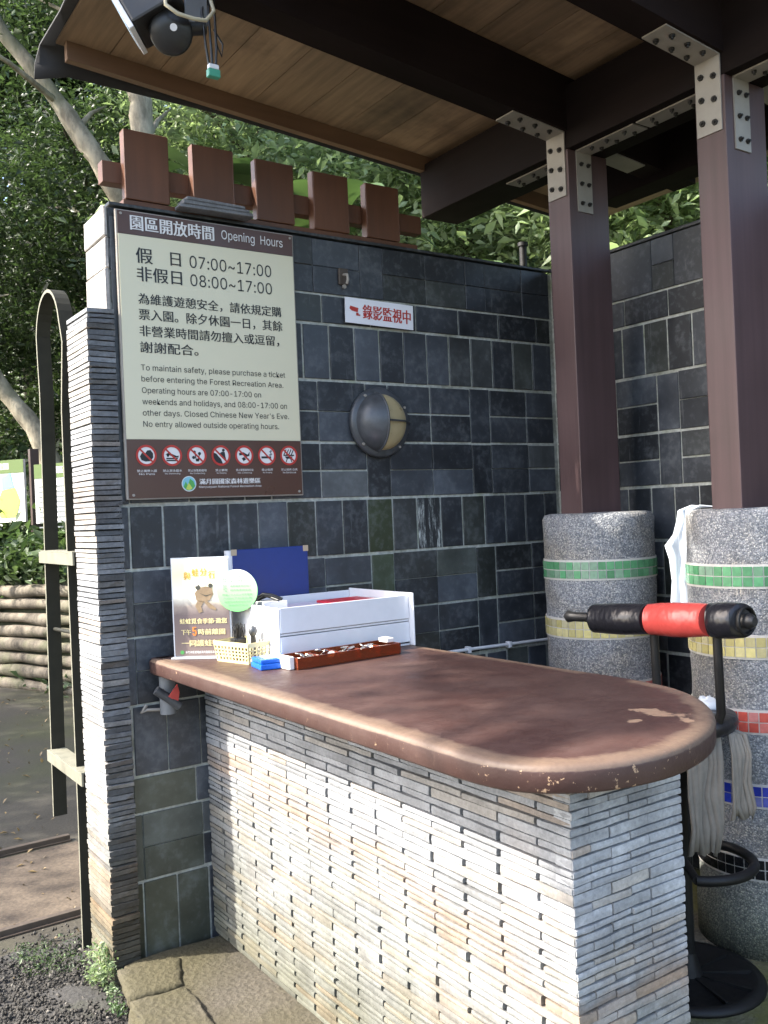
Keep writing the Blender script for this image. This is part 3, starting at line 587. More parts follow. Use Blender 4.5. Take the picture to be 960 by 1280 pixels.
for s, x1, z0, z1 in (('為維護遊憩安全，請依規定購', 1.717, 2.291, 2.331), ('票入園。除夕休園一日，其餘', 1.719, 2.235, 2.276), ('非營業時間請勿擅入或逗留，', 1.702, 2.177, 2.217), ('謝謝配合。', 1.366, 2.12, 2.159)): put_text(mb, s, F, 1.146, x1, z0, z1, T, .03)
for s, x1, z0 in (('To maintain safety, please purchase a ticket', 1.722, 2.051), ('before entering the Forest Recreation Area.', 1.712, 2.011), ('Operating hours are 07:00-17:00 on', 1.614, 1.970), ('weekends and holidays, and 08:00-17:00 on', 1.724, 1.930), ("other days. Closed Chinese New Year's Eve.", 1.731, 1.890), ('No entry allowed outside operating hours.', 1.686, 1.850)): put_text(mb, s, F, 1.146, x1, z0, z0+.027, T, 0)
mb.build('black_lettering', sign)
def disc(mb, F, cx, cz_, r, m, off, n=28, ry=None):
    o, u, w, nn = [np.array(q, float) for q in F]; ry = ry or r
    mb.add([o+u*(cx+r*math.cos(a))+w*(cz_+ry*math.sin(a))+nn*off for a in np.linspace(0, 2*math.pi, n, endpoint=False)], [tuple(range(n))], m)
def ringm(mb, F, cx, cz_, r0, r1, m, off, n=32):
    o, u, w, nn = [np.array(q, float) for q in F]; A = np.linspace(0, 2*math.pi, n, endpoint=False)
    mb.add([o+u*(cx+r*math.cos(a))+w*(cz_+r*math.sin(a))+nn*off for r in (r0, r1) for a in A], [(i, (i+1) % n, n+(i+1) % n, n+i) for i in range(n)], m)
def poly(mb, F, pts, m, off):
    o, u, w, nn = [np.array(q, float) for q in F]; mb.add([o+u*x+w*y+nn*off for x, y in pts], [tuple(range(len(pts)))], m)
def stroke(mb, F, p, q, w, m, off):
    p, q = np.array(p), np.array(q); d = (q-p)/np.linalg.norm(q-p); n = np.array((-d[1], d[0]))*w/2; poly(mb, F, [p-n, q-n, q+n, p+n], m, off)
caps = (('禁止攜帶入園', 'No Pets'), ('禁止游泳戲水', 'No Swimming'), ('禁止採集動植物', 'No Collecting'), ('禁止攀爬', 'No Climbing'), ('禁止棄置廢物垃圾', 'No Littering'), ('禁止吸菸', 'No Smoking'), ('禁止燒烤 炊煮', 'No Barbecue'))
R_ = .036
for i, (a, b) in enumerate(caps):
    cx = 1.152+.0952*i; c = 1.754; mb = MB(); B = M['inkblack']; g = lambda pts: [(cx+x*R_, c+y*R_) for x, y in pts]
    disc(mb, F, cx, c, R_*.95, M['inkwhite'], .0008); O = .0013
    if i == 0: poly(mb, F, g([(-.65, -.1), (-.45, .25), (-.1, .2), (.1, .5), (.45, .55), (.7, .2), (.7, -.2), (.4, -.55), (-.1, -.6), (-.5, -.45)]), B, O)
    elif i == 1:
        poly(mb, F, g([(-.7, .1), (-.3, .3), (.5, -.05), (.7, .0), (.7, -.2), (.2, -.2), (-.3, .05)]), B, O); disc(mb, F, cx-.42*R_, c+.0*R_, .14*R_, B, O, 12)
        for q in (-.3, -.5): stroke(mb, F, *g([(-.6, q), (.6, q)]), .005, B, O)
    elif i == 2:
        for x, y in ((-.25, .35), (.3, .2), (-.35, -.2), (.1, -.45)): disc(mb, F, cx+x*R_, c+y*R_, .17*R_, B, O, 8)
        stroke(mb, F, *g([(-.2, .3), (-.05, -.6)]), .004, B, O); stroke(mb, F, *g([(.3, .2), (.1, -.6)]), .004, B, O)
    elif i == 3:
        poly(mb, F, g([(-.9, .35), (-.5, .2), (-.25, -.1), (.0, -.35), (.2, -.85), (-.4, -.8), (-.8, -.4)]), B, O); disc(mb, F, cx+.3*R_, c+.55*R_, .16*R_, B, O, 12); poly(mb, F, g([(.15, .4), (.45, .35), (.5, -.1), (.6, -.5), (.4, -.5), (.2, -.1), (-.1, .1), (-.1, .25)]), B, O)
    elif i == 4:
        poly(mb, F, g([(-.6, .25), (-.1, .35), (.4, .1), (.65, .4), (.6, -.05), (.2, -.15), (-.2, .05), (-.55, .0)]), B, O); poly(mb, F, g([(-.3, -.3), (.0, -.15), (.2, -.4), (-.1, -.6)]), B, O); disc(mb, F, cx+.45*R_, c-.4*R_, .1*R_, B, O, 10)
    elif i == 5:
        stroke(mb, F, *g([(-.65, -.2), (.5, -.2)]), .008, B, O); poly(mb, F, g([(.2, .05), (.45, .2), (.3, .45), (.55, .6), (.65, .45), (.5, .35), (.65, .1), (.4, -.05)]), M['grey'], O)
    else:
        for q in (-.45, -.15, .15, .45): stroke(mb, F, *g([(q-.15, .05), (q+.15, .65)]), .004, B, O)
        stroke(mb, F, *g([(-.65, .02), (.65, .02)]), .005, B, O); poly(mb, F, g([(-.5, -.1), (.5, -.1), (.3, -.35), (-.3, -.35)]), B, O); stroke(mb, F, *g([(-.2, -.35), (-.35, -.7)]), .004, B, O); stroke(mb, F, *g([(.2, -.35), (.35, -.7)]), .004, B, O)
    stroke(mb, F, (cx-.62*R_, c+.62*R_), (cx+.62*R_, c-.62*R_), .0065, M['inkred'], .0018); ringm(mb, F, cx, c, R_*.84, R_*1.06, M['inkred'], .0022)
    wdt = .072 if len(a) > 4 else .048; put_text(mb, a, F, cx-wdt/2, cx+wdt/2, 1.695, 1.704, M['inkwhite'], 0); put_text(mb, b, F, cx-wdt*.4, cx+wdt*.4, 1.685, 1.6915, M['inkwhite'], 0)
    mb.build('pictogram', sign)
mb = MB(); disc(mb, F, 1.308, 1.651, .028, M['inkwhite'], .0008); disc(mb, F, 1.308, 1.651, .0255, M['mapblue'], .0012); poly(mb, F, [(1.286, 1.64), (1.295, 1.66), (1.303, 1.645), (1.312, 1.67), (1.325, 1.66), (1.331, 1.643), (1.32, 1.63), (1.3, 1.627)], M['green'], .0016); poly(mb, F, [(1.295, 1.632), (1.306, 1.655), (1.32, 1.635), (1.308, 1.627)], M['maplime'], .002); mb.build('emblem', sign)
for x, z in ((1.095, 2.606), (1.767, 2.606), (1.1, 1.614), (1.763, 1.614)): mb = MB(); mb.tube([(x, YS-.002, z), (x, YS-.007, z)], .005, M['steel'], 8); mb.build('screw', sign)
# small red and white notice
cs = tag(None or thing('notice_plate', '', ''), 'small white notice plate with red Chinese characters above the wall lamp', 'notice'); cs.location = (2.19, -.01, 2.3)
RM = Matrix.Translation(Vector((2.192, -.01, 2.35))) @ Matrix.Rotation(-.03, 4, (0, 1, 0))*1
th = .022; uC = (math.cos(th), 0, -math.sin(th)); wC = (math.sin(th), 0, math.cos(th)); FC = frame((2.192, -.008, 2.3495), uC, wC)
mb = MB(); mb.prism([(-.171, -.052), (.171, -.052), (.171, .052), (-.171, .052)], FC, .004, M['signwhite']); mb.build('plate', cs)
FC2 = frame((2.192, -.012, 2.3495), uC, wC); mb = MB(); put_text(mb, '錄影監視中', FC2, -.088, .158, -.03, .03, M['inkred'], .05)
poly(mb, FC2, [(-.152, .006), (-.148, .018), (-.108, .012), (-.112, -.006), (-.14, -.002)], M['inkred'], .0012); poly(mb, FC2, [(-.12, -.008), (-.108, -.008), (-.108, -.014), (-.1, -.014), (-.1, -.02), (-.12, -.02)], M['inkred'], .0012); mb.build('red_lettering', cs)
# hook above the notice
hk = thing('wall_hook', 'small rusty hook plate on the tiles above the white notice', 'hook', (2.02, -.01, 2.45))
mb = MB(); mb.box((2.0, -.008, 2.455), (2.045, .002, 2.522), M['rail'], bev=.002); mb.build('plate', hk)
mb = MB(); mb.tube([(2.022, -.006, 2.495), (2.022, -.035, 2.49), (2.022, -.04, 2.47), (2.022, -.03, 2.455)], .006, M['steel'], 8); mb.tube([(2.022, -.006, 2.447), (2.022, -.012, 2.447)], .009, M['steel'], 10); mb.build('hook', hk)
# ------------------------------------------------------------------ wall lamp
LC = (2.168, -.003, 1.893); lamp = thing('wall_lamp', 'round dark bulkhead wall lamp with eyelid hood and yellowed lens', 'lamp', LC)
mb = MB(); mb.lathe([(0, 0), (.146, 0), (.147, .012), (.14, .022), (.118, .026), (.1, .026)], LC, M['dkgrey'], 48, '-y'); 
for a in (.5, 2.2, 3.9, 5.4): mb.tube([(LC[0]+.133*math.cos(a), -.022, LC[2]+.133*math.sin(a)), (LC[0]+.133*math.cos(a), -.032, LC[2]+.133*math.sin(a))], .006, M['steel'], 8)
mb.build('base_ring', lamp)
def cap_surface(x_lo, x_hi, rad, dep, n=40, m_=20):
    v = []
    for i in range(n+1):
        x = x_lo+(x_hi-x_lo)*i/n; h = math.sqrt(max(0, rad*rad-x*x))
        for j in range(m_+1):
            t = math.pi*j/m_; v.append((LC[0]+x, LC[1]-.02-dep*h/rad*math.sin(t), LC[2]-h*math.cos(t)))
    return v, [(i*(m_+1)+j, i*(m_+1)+j+1, (i+1)*(m_+1)+j+1, (i+1)*(m_+1)+j) for i in range(n) for j in range(m_)]
mb = MB(); v, f_ = cap_surface(-.126, -.03, .126, .105); mb.add(v, f_, M['dkgrey'], smooth=True)
h = math.sqrt(.126**2-.03**2); mb.tube([(LC[0]-.03, LC[1]-.02-.105*h/.126*math.sin(t), LC[2]-h*math.cos(t)) for t in np.linspace(0, math.pi, 24)], .004, M['dkgrey'], 8); mb.build('hood', lamp)
mb = MB(); v, f_ = cap_surface(-.05, .116, .117, .07); mb.add(v, f_, M['lens'], smooth=True); mb.build('lens', lamp)
mb = MB(); mb.tube([(LC[0]-.03, LC[1]-.12, LC[2]), (LC[0]+.07, LC[1]-.09, LC[2]), (LC[0]+.14, LC[1]-.03, LC[2])], .004, M['dkgrey'], 8); mb.build('guard_bar', lamp)
# conduit
cdt = thing('conduit', 'thin pale conduit pipe low on the slate wall behind the counter', 'pipe', (2.6, -.02, .89))
mb = MB(); mb.tube([(1.98, -.02, .9), (2.59, -.02, .896), (3.17, -.02, .886)], .0075, M['white'], 10); mb.build('pipe', cdt)
for x, z in ((2.3, .898), (2.587, .896), (2.827, .892)): mb = MB(); mb.box((x-.009, -.03, z-.016), (x+.009, -.001, z+.012), M['white'], bev=.002); mb.build('clip', cdt)
# latch sleeve below the countertop corner
lt = thing('latch_sleeve', 'grey metal latch sleeve with a red tag under the counter corner', 'latch', (1.18, -.03, .83))
mb = MB(); mb.tube([(1.19, -.035, .835), (1.19, -.035, .978)], .028, M['grey'], 16); mb.build('sleeve', lt)
mb = MB(); mb.tube([(1.135, -.07, .93), (1.215, -.085, .865)], .016, M['dkgrey'], 12); mb.build('handle', lt)
mb = MB(); mb.prism([(1.172, .905), (1.205, .945), (1.212, .915), (1.205, .878)], frame((0, -.09, 0)), .004, M['redvinyl']); mb.build('red_tag', lt)
mb = MB(); mb.tube([(1.165, -.02, .85), (1.12, -.016, .855), (1.1, -.012, .845), (1.12, -.01, .87)], .006, M['steel'], 8); mb.build('wire_hook', lt)
# ------------------------------------------------------------------ floodlight under the roof
fl = thing('floodlight', 'black floodlight with round sensor hung under the roof at top', 'floodlight', (1.12, -.47, 3.15))
RF = Matrix.Translation((1.09, -.46, 3.125)) @ Matrix.Rotation(math.radians(-35), 4, 'Z') @ Matrix.Rotation(math.radians(-28), 4, 'Y')
mb = MB(); mb.box((-.095, -.085, -.055), (.075, .085, .07), M['black'], bev=.008, rot=RF); mb.build('housing', fl)
mb = MB(); mb.box((-.112, -.082, -.065), (-.096, .082, .075), M['white'], bev=.003, rot=RF); mb.box((-.1145, -.068, -.05), (-.1125, .068, .06), M['bluepale'], rot=RF); mb.build('front_glass', fl)
mb = MB(); mb.box((1.15, -.535, 3.062), (1.225, -.527, 3.205), M['bracketgrey'], bev=.002); mb.box((1.15, -.5265, 3.195), (1.225, -.42, 3.205), M['bracketgrey'], bev=.002); mb.build('mounting_bracket', fl)
SC = Vector((1.12, -.49, 3.035)); toc = (Vector((0, -3.2, 1.9))-SC).normalized(); rq = toc.to_track_quat('Z', 'Y').to_matrix().to_4x4(); rq.translation = SC
mb = MB(); pr = [(0, -.04), (.05, -.04), (.064, -.03), (.066, .02), (.06, .03), (.02, .036), (0, .036)]; v = []; n_ = 32
for r, hh in pr: v += [rq @ Vector((r*math.cos(2*math.pi*k/n_), r*math.sin(2*math.pi*k/n_), hh)) for k in range(n_)]
mb.add(v, [(i*n_+k, i*n_+(k+1) % n_, (i+1)*n_+(k+1) % n_, (i+1)*n_+k) for i in range(len(pr)-1) for k in range(n_)], M['black'], smooth=True)
q = rq @ Vector((.008, .012, .034)); mb.tube([q, q+toc*.006], .011, M['white'], 14); mb.tube([SC+Vector((.05, -.02, .02)), SC+Vector((.1, -.03, .03))], .024, M['black'], 14); mb.tube([SC+Vector((.0, 0, .03)), SC+Vector((0, .02, .12))], .025, M['dkgrey'], 14); mb.build('sensor', fl)
mb = MB(); mb.tube([(1.08, -.55, 3.12), (1.075, -.565, 3.075), (1.11, -.57, 3.055), (1.16, -.575, 3.05), (1.2, -.575, 3.055), (1.235, -.56, 3.1), (1.24, -.52, 3.17)], .006, M['wire'], 8); mb.build('cable', fl)
cn = thing('hanging_connector', 'green terminal connector dangling on black wires beneath the roof beam', 'connector', (1.235, -.53, 2.92))
mb = MB()
for dx in (-.012, 0, .012): mb.tube([(1.25+dx, -.5, 3.2), (1.225+dx*1.8, -.54, 3.1), (1.232+dx*1.5, -.535, 3.0), (1.236+dx, -.53, 2.945)], .004, M['black'], 6)
mb.tube([(1.245, -.53, 3.06), (1.275, -.53, 3.02), (1.27, -.53, 2.98), (1.25, -.53, 3.02)], .003, M['black'], 6); mb.build('wires', cn)
mb = MB(); mb.box((1.218, -.542, 2.905), (1.258, -.52, 2.93), M['pcb'], bev=.002); mb.box((1.221, -.54, 2.9305), (1.255, -.522, 2.946), M['white'], bev=.002); mb.build('terminal_block', cn)

# ------------------------------------------------------------------ things on the counter
PO = Vector((1.196, -.101, 1.0385)); PU = Vector((.732, -.681, 0)); PN = Vector((-.681, -.732, 0)); FP = (tuple(PO), tuple(PU), (0, 0, 1), tuple(PN))
ps = thing('poster_stand', 'acrylic poster stand with frog poster at the left end of counter', 'poster stand', PO)
mb = MB(); mb.prism([(0, 0), (.212, 0), (.212, .35), (0, .35)], FP, -.004, M['clear']); mb.prism([(0, 0), (.212, 0), (.212, .005), (0, .005)], FP, .03, M['clear']); mb.build('acrylic_sheet', ps)
mb = MB(); mb.prism([(.005, .006), (.207, .006), (.207, .345), (.005, .345)], FP, .002, M['poster']); o = mb.build('poster', ps); rebase(o, Vector(PO)-Vector(ps.location)) if False else None
o.data.transform(Matrix.Translation(-PO)); o.matrix_parent_inverse = Matrix.Identity(4); o.location = (0, 0, 0)
FP2 = (tuple(PO+PN*.002), tuple(PU), (0, 0, 1), tuple(PN)); mb = MB()
for k, (ch, x, z) in enumerate((('與', .058, .272), ('蛙', .088, .284), ('分', .118, .284), ('行', .148, .274))): put_text(mb, ch, FP2, x-.012, x+.014, z, z+.027, M['gold'], .08)
put_text(mb, '蛙蛙覓食季節‧邀您', FP2, .026, .198, .118, .137, M['paleyellow'], .08); put_text(mb, '下午', FP2, .03, .066, .08, .099, M['paleyellow'], .08); put_text(mb, '5', FP2, .071, .086, .077, .107, M['orange'], .1); put_text(mb, '時前離園', FP2, .092, .19, .08, .1, M['paleyellow'], .08)
put_text(mb, '一同護蛙行動', FP2, .03, .196, .04, .062, M['paleyellow'], .08); put_text(mb, '新竹林區管理處滿月圓國家森林遊樂區', FP2, .044, .18, .015, .024, M['inkwhite'], 0); disc(mb, FP2, .031, .019, .007, M['green'], .0012, 12); mb.build('lettering', ps)
mb = MB(); fg = simple('frog_brown', (.24, .17, .1), .5, 0, .4, 60, 0); fd = simple('frog_dark', (.05, .05, .04), .4, 0, .2, 60, 0); O = .0014
poly(mb, FP2, [(.085, .225), (.1, .243), (.125, .248), (.148, .243), (.152, .22), (.14, .2), (.11, .192), (.09, .2)], fg, O); poly(mb, FP2, [(.095, .2), (.085, .18), (.098, .155), (.112, .16), (.106, .178), (.118, .195)], fg, O); poly(mb, FP2, [(.128, .198), (.15, .18), (.162, .17), (.158, .163), (.135, .172), (.118, .192)], fg, O)
disc(mb, FP2, .097, .245, .009, fd, .0018, 12); disc(mb, FP2, .143, .25, .008, fd, .0018, 12); disc(mb, FP2, .094, .252, .003, M['inkwhite'], .002, 8); poly(mb, FP2, [(.1, .226), (.125, .212), (.15, .222), (.125, .216)], fd, .0018); mb.build('frog_picture', ps)
rc_c = PO+PU*.242+Vector((0, 0, .231))+PN*.012; FD = (tuple(rc_c), tuple(PU), (0, 0, 1), tuple(PN))
mb = MB(); mb.prism([(.073*math.cos(a), .073*math.sin(a)) for a in np.linspace(0, 2*math.pi, 48, endpoint=False)], ((0, 0, 0), tuple(PU), (0, 0, 1), tuple(PN)), .003, M['disc']); rc = mb.build('round_card'); rc.location = rc_c; tag(rc, 'round green and white printed card fixed on the right edge of frog poster', 'card')
FD2 = (tuple(PN*.003), tuple(PU), (0, 0, 1), tuple(PN)); mb = MB(); put_text(mb, '假日', FD2, -.05, -.036, .028, .052, M['grey'], 0); put_text(mb, '平日', FD2, -.05, -.036, -.005, .019, M['grey'], 0)
for s_, x0, x1, z in (('一般購票', -.012, .025, .044), ('每人全票壹佰元', -.024, .042, .03), ('優惠購票資訊如下', -.024, .052, .012), ('請向售票員查詢', -.024, .05, -.002), ('團體二十人以上另有優惠', -.052, .054, -.018), ('六歲以下兒童免費', -.05, .052, -.03), ('離園前請確認隨身物品', -.046, .048, -.042), ('謝謝您的合作', -.034, .036, -.053)): put_text(mb, s_, FD2, x0, x1, z, z+.0075, M['mapink'], 0)
o = mb.build('lettering'); o.parent = rc; o.location = (0, 0, 0)
# blue ledger leaning on the wall
lg = thing('ledger_book', 'large blue hardback ledger standing against the slate wall', 'book', (1.6, -.06, 1.04))
mb = MB(); mb.box((1.445, -.075, 1.04), (1.762, -.069, 1.402), M['blue'], bev=.002); mb.box((1.445, -.039, 1.04), (1.762, -.033, 1.4), M['blue'], bev=.002); mb.tube([(1.441, -.0545, 1.04), (1.441, -.0545, 1.4)], .0185, M['white'], 12); mb.build('cover', lg)
mb = MB(); mb.box((1.45, -.0685, 1.046), (1.755, -.0395, 1.393), M['paper']); mb.build('pages', lg)
for x, z in ((1.753, 1.393), (1.451, 1.393)): mb = MB(); mb.box((x-.012, -.0775, z-.012), (x+.0105, -.0755, z+.0105), M['card'], bev=.0006); mb.build('worn_corner', lg)
# white paper tray unit
tr = thing('paper_tray', 'white plastic two tier paper tray in front of the blue ledger', 'paper tray', (1.66, -.3, 1.0385))
mb = MB(); Wp = M['white']; x0, x1, y0, y1, zb, zt = 1.40, 1.925, -.503, -.1, 1.0385, 1.218
mb.box((x0, y0, zb), (x0+.006, y1, zt), Wp, bev=.0015); mb.box((x0+.006, y1-.005, zb), (x1, y1, zt), Wp, bev=.0015); mb.box((x0+.0065, y0+.004, zb), (x1, y1-.006, zb+.006), Wp); mb.box((x0+.0065, y0+.004, 1.125), (x1, y1-.006, 1.131), Wp); mb.build('tray_body', tr)
mb = MB(); mb.box((x0+.0062, y0-.002, 1.134), (x1, y0+.004, zt), Wp, bev=.0015); mb.box((x0+.0062, y0+.006, 1.123), (x1, y0+.010, 1.1335), M['grey']); mb.build('upper_front', tr)
mb = MB(); mb.box((x0+.0062, y0-.002, zb+.012), (x1, y0+.004, 1.122), Wp, bev=.0015); mb.build('lower_front', tr)
mb = MB(); mb.box((x1+.0005, y0-.026, zb), (x1+.0065, y1, zt+.008), Wp, bev=.0015); mb.build('end_panel', tr)
mb = MB(); mb.box((1.42, -.48, 1.132), (1.9, -.12, 1.19), M['lavender'], bev=.002); o = mb.build('paper_stack'); tag(o, 'stack of paper, tinted lilac for shade, lying in the white tray', 'paper')  # lilac tint puts the tray's inner shade into the paper colour
mb = MB(); mb.box((1.72, -.34, 1.1915), (1.9, -.2, 1.2), M['redp'], bev=.001); o = mb.build('red_folder'); tag(o, 'small red folder lying on the papers in the white tray', 'folder')
mb = MB(); mb.tube([(1.452, -.23, 1.226), (1.475, -.25, 1.245), (1.5, -.27, 1.24), (1.53, -.29, 1.224)], .007, M['black'], 8); mb.tube([(1.47, -.22, 1.224), (1.49, -.25, 1.238), (1.51, -.3, 1.224)], .005, M['black'], 8); mb.box((1.45, -.3, 1.19), (1.545, -.2, 1.2215), M['paper'], bev=.002); o = mb.build('binder_clip'); tag(o, 'black binder clip on a white pad at the tray corner', 'clip')
# coin tray
cn_ = thing('coin_tray', 'long amber plastic coin tray in front of the white paper tray', 'coin tray', (1.58, -.6, 1.0385)); RA = Matrix.Translation((1.58, -.605, 1.0385)) @ Matrix.Rotation(.06, 4, 'Z')
mb = MB(); A = M['amber']; hw, hd = .205, .047
mb.box((-hw, -hd, 0), (hw, hd, .004), A, rot=RA); mb.box((-hw, -hd, .0045), (hw, -hd+.004, .036), A, rot=RA); mb.box((-hw, hd-.004, .0045), (hw, hd, .04), A, rot=RA)
for k in range(6): x = -hw+.002+k*(2*hw-.004)/5; mb.box((x-.002, -hd+.0045, .0045), (x+.002, hd-.0045, .036), A, rot=RA)
mb.build('tray', cn_)
random.seed(5)
for k in range(4):
    mb = MB(); xc = -hw+.045+k*.081+.01
    for j in range(9):
        px = xc+random.uniform(-.022, .022); py = random.uniform(-.02, .02); pz = .010+.0035*j; tl = Matrix.Translation((px, py, pz)) @ Matrix.Rotation(random.uniform(-.5, .5), 4, 'X') @ Matrix.Rotation(random.uniform(-.6, .6), 4, 'Y'); v = [RA @ tl @ Vector((.0135*math.cos(a), .0135*math.sin(a), zz)) for zz in (0, .002) for a in np.linspace(0, 2*math.pi, 16, endpoint=False)]
        mb.add(v, [tuple(range(16))[::-1], tuple(range(16, 32))]+[(i, (i+1) % 16, 16+(i+1) % 16, 16+i) for i in range(16)], M['coin'])
    o = mb.build('coin_pile'); tag(o, ('coins in the leftmost', 'coins in the second from left', 'coins in the third from left', 'coins in the fourth from left')[k]+' compartment of the amber coin tray', 'coins', 'coins in the amber tray'); o['kind'] = 'stuff'
mb = MB(); mb.box((-.225, -.03, 0), (-.2065, .045, .04), M['paper'], bev=.002, rot=RA); o = mb.build('eraser_block'); tag(o, 'white block against the left end of the amber coin tray', 'block')
mb = MB(); mb.box((.17, -.02, .037), (.2, .03, .052), M['paper'], bev=.002, rot=RA); o = mb.build('paper_wad'); tag(o, 'small white folded paper on the right end of coin tray', 'paper')
# basket
bk = thing('plastic_basket', 'small cream perforated plastic basket beside the frog poster', 'basket', (1.345, -.36, 1.0385))
bu = Vector((.64, -.0, 0)); RB = Matrix.Translation((1.352, -.352, 1.0385)) @ Matrix.Rotation(math.radians(14), 4, 'Z')
mb = MB(); bw, bd, bh, tp, wl = .056, .082, .07, .009, .003
def bside(p0, p1, q0, q1, cols, rowsn, thick):
    """perforated wall between bottom edge p0-p1 and top edge q0-q1"""
    p0, p1, q0, q1 = map(Vector, (p0, p1, q0, q1)); nn = (p1-p0).cross(q0-p0).normalized()*thick; P_ = lambda s, t: (p0.lerp(p1, s)).lerp(q0.lerp(q1, s), t)
    def quad(s0, s1, t0, t1):
        v = [P_(s, t) for s, t in ((s0, t0), (s1, t0), (s1, t1), (s0, t1))]; v = [RB @ x for x in v+[a+nn for a in v]]
        mb.add(v, [(3, 2, 1, 0), (4, 5, 6, 7), (0, 1, 5, 4), (1, 2, 6, 5), (2, 3, 7, 6), (3, 0, 4, 7)], M['basket'])
    quad(0, 1, 0, .12); quad(0, 1, .78, 1)
    for i in range(cols+1): s = i/cols; quad(max(0, s-.18/cols), min(1, s+.18/cols), .121, .779)
    for j in range(1, rowsn): t = .12+.66*j/rowsn; quad(.001, .999, t-.025, t+.025)
c0 = [(-bw, -bd, 0), (bw, -bd, 0), (bw, bd, 0), (-bw, bd, 0)]; c1 = [(-bw-tp, -bd-tp, bh), (bw+tp, -bd-tp, bh), (bw+tp, bd+tp, bh), (-bw-tp, bd+tp, bh)]
for i in range(4): bside(c0[i], c0[(i+1) % 4], c1[i], c1[(i+1) % 4], 7 if i % 2 == 0 else 10, 4, .0025)
mb.box((-bw, -bd, 0), (bw, bd, .003), M['basket'], rot=RB); mb.build('basket_body', bk)
for lab, xy, hh, typ in (('black bristle brush standing in the cream basket', (-.015, .02), .12, 'b'), ('round headed stamp in the cream basket, next to the brush', (.012, -.025), .105, 's'), ('round headed stamp at the far side of the cream basket', (.02, .045), .1, 's')):
    mb = MB(); b0 = RB @ Vector((xy[0], xy[1], .006))
    if typ == 'b':
        mb.box((b0.x-.022, b0.y-.018, b0.z), (b0.x+.022, b0.y+.018, b0.z+.07), M['black'], bev=.003)
        for k in range(40): q = Vector((b0.x+random.uniform(-.02, .02), b0.y+random.uniform(-.016, .016), b0.z+.068)); mb.tube([q, q+Vector((random.uniform(-.012, .012), random.uniform(-.008, .008), random.uniform(.035, .055)))], .0016, M['black'], 4)
        o = mb.build('brush'); tag(o, lab, 'brush')
    else:
        mb.tube([b0, b0+Vector((0, 0, hh-.02))], .009, M['black'], 10); mb.lathe([(0, -.018), (.011, -.014), (.016, 0), (.012, .013), (0, .018)], b0+Vector((0, 0, hh-.012)), M['dkgrey'], 16); o = mb.build('rubber_stamp'); tag(o, lab, 'stamp', 'stamps in the basket')
ip = thing('ink_pad', 'bright blue plastic ink pad box in front of the basket', 'ink pad', (1.35, -.53, 1.0385)); RI = Matrix.Translation((1.35, -.545, 1.0385)) @ Matrix.Rotation(math.radians(-8), 4, 'Z')
mb = MB(); mb.box((-.055, -.05, 0), (.055, .05, .018), M['bluepad'], bev=.004, rot=RI); mb.build('case', ip)
mb = MB(); mb.box((-.053, -.046, .0185), (.053, .048, .032), M['bluepad'], bev=.004, rot=RI); mb.box((-.03, -.032, .0322), (.04, .034, .0336), M['bluepale'], rot=RI); mb.build('lid', ip)

# ------------------------------------------------------------------ bar stool
SX, SY = 2.44, -1.25
st = thing('bar_stool', 'black bar stool with a padded black and red roll backrest', 'bar stool', (SX, SY, -.03))
K = M['blacksteel']; mb = MB(); mb.lathe([(0, .02), (.03, .022), (.19, .012), (.205, .022), (.228, .02), (.238, .008), (.236, 0), (0, 0)], (SX, SY, -.03), K, 48)
for k in range(10): a = k*.628; mb.box((.03, -.005, .012), (.2, .005, .024), K, rot=Matrix.Translation((SX, SY, -.03)) @ Matrix.Rotation(a, 4, 'Z'))
mb.build('base', st)
mb = MB(); mb.tube([(SX, SY, -.01), (SX, SY, .72)], [.024, .024], K, 20); mb.tube([(SX, SY, -.01), (SX, SY, .06)], [.045, .026], K, 20); mb.tube([(SX, SY, .6), (SX, SY, .77)], [.03, .06], K, 20); mb.build('pole', st)
mb = MB(); RC = Vector((SX+.03, SY-.03, .355)); rr = .172
mb.tube([RC+Vector((rr*math.cos(a), rr*math.sin(a), 0)) for a in np.linspace(-2.5, 2.2, 40)], .016, K, 12); mb.tube([(SX, SY, .355), RC+Vector((rr*math.cos(.75), rr*math.sin(.75), 0))], .013, K, 10); mb.tube([(SX, SY, .355), RC+Vector((rr*math.cos(-2.5), rr*math.sin(-2.5), 0))], .013, K, 10); mb.tube([(SX, SY, .355), RC+Vector((rr*math.cos(2.2), rr*math.sin(2.2), 0))], .013, K, 10); mb.build('footrest_ring', st)
mb = MB(); mb.lathe([(0, .77), (.12, .77), (.165, .785), (.176, .81), (.168, .832), (.12, .842), (0, .845)], (SX+.005, SY-.01, 0), M['blackvinyl'], 40); mb.build('seat', st)
for yy in (-1.19, -1.43): mb = MB(); mb.tube([(2.43, max(yy, -1.40), .79), (2.42, yy, .86), (2.415, yy, 1.12)], .014, K, 12); mb.build('backrest_pole', st)
def pad(y0, y1, m, name, za, zb, r0, bul=.004):
    mb = MB(); n = 30; p = []; rs = []
    for i in range(n+1):
        t = i/n; p.append((2.405+.004*math.sin(t*9), y0+(y1-y0)*t, za+(zb-za)*t)); rs.append(r0+bul*math.sin(t*math.pi)+random.uniform(-.0003, .0003)-(.014 if (i in (0,) and y0 > -1 ) or (i == n and y1 < -1.5) else 0))
    mb.tube(p, rs, m, 28); return mb.build(name, st)
zz = lambda y: 1.118+(-.96-y)*.06
pad(-.935, -1.185, M['blackvinyl'], 'black_pad', zz(-.935), zz(-1.185), .049); pad(-1.186, -1.415, M['redvinyl'], 'red_pad', zz(-1.186), zz(-1.415), .05, .005); pad(-1.416, -1.53, M['blackvinyl'], 'black_pad', zz(-1.416), zz(-1.53), .051)
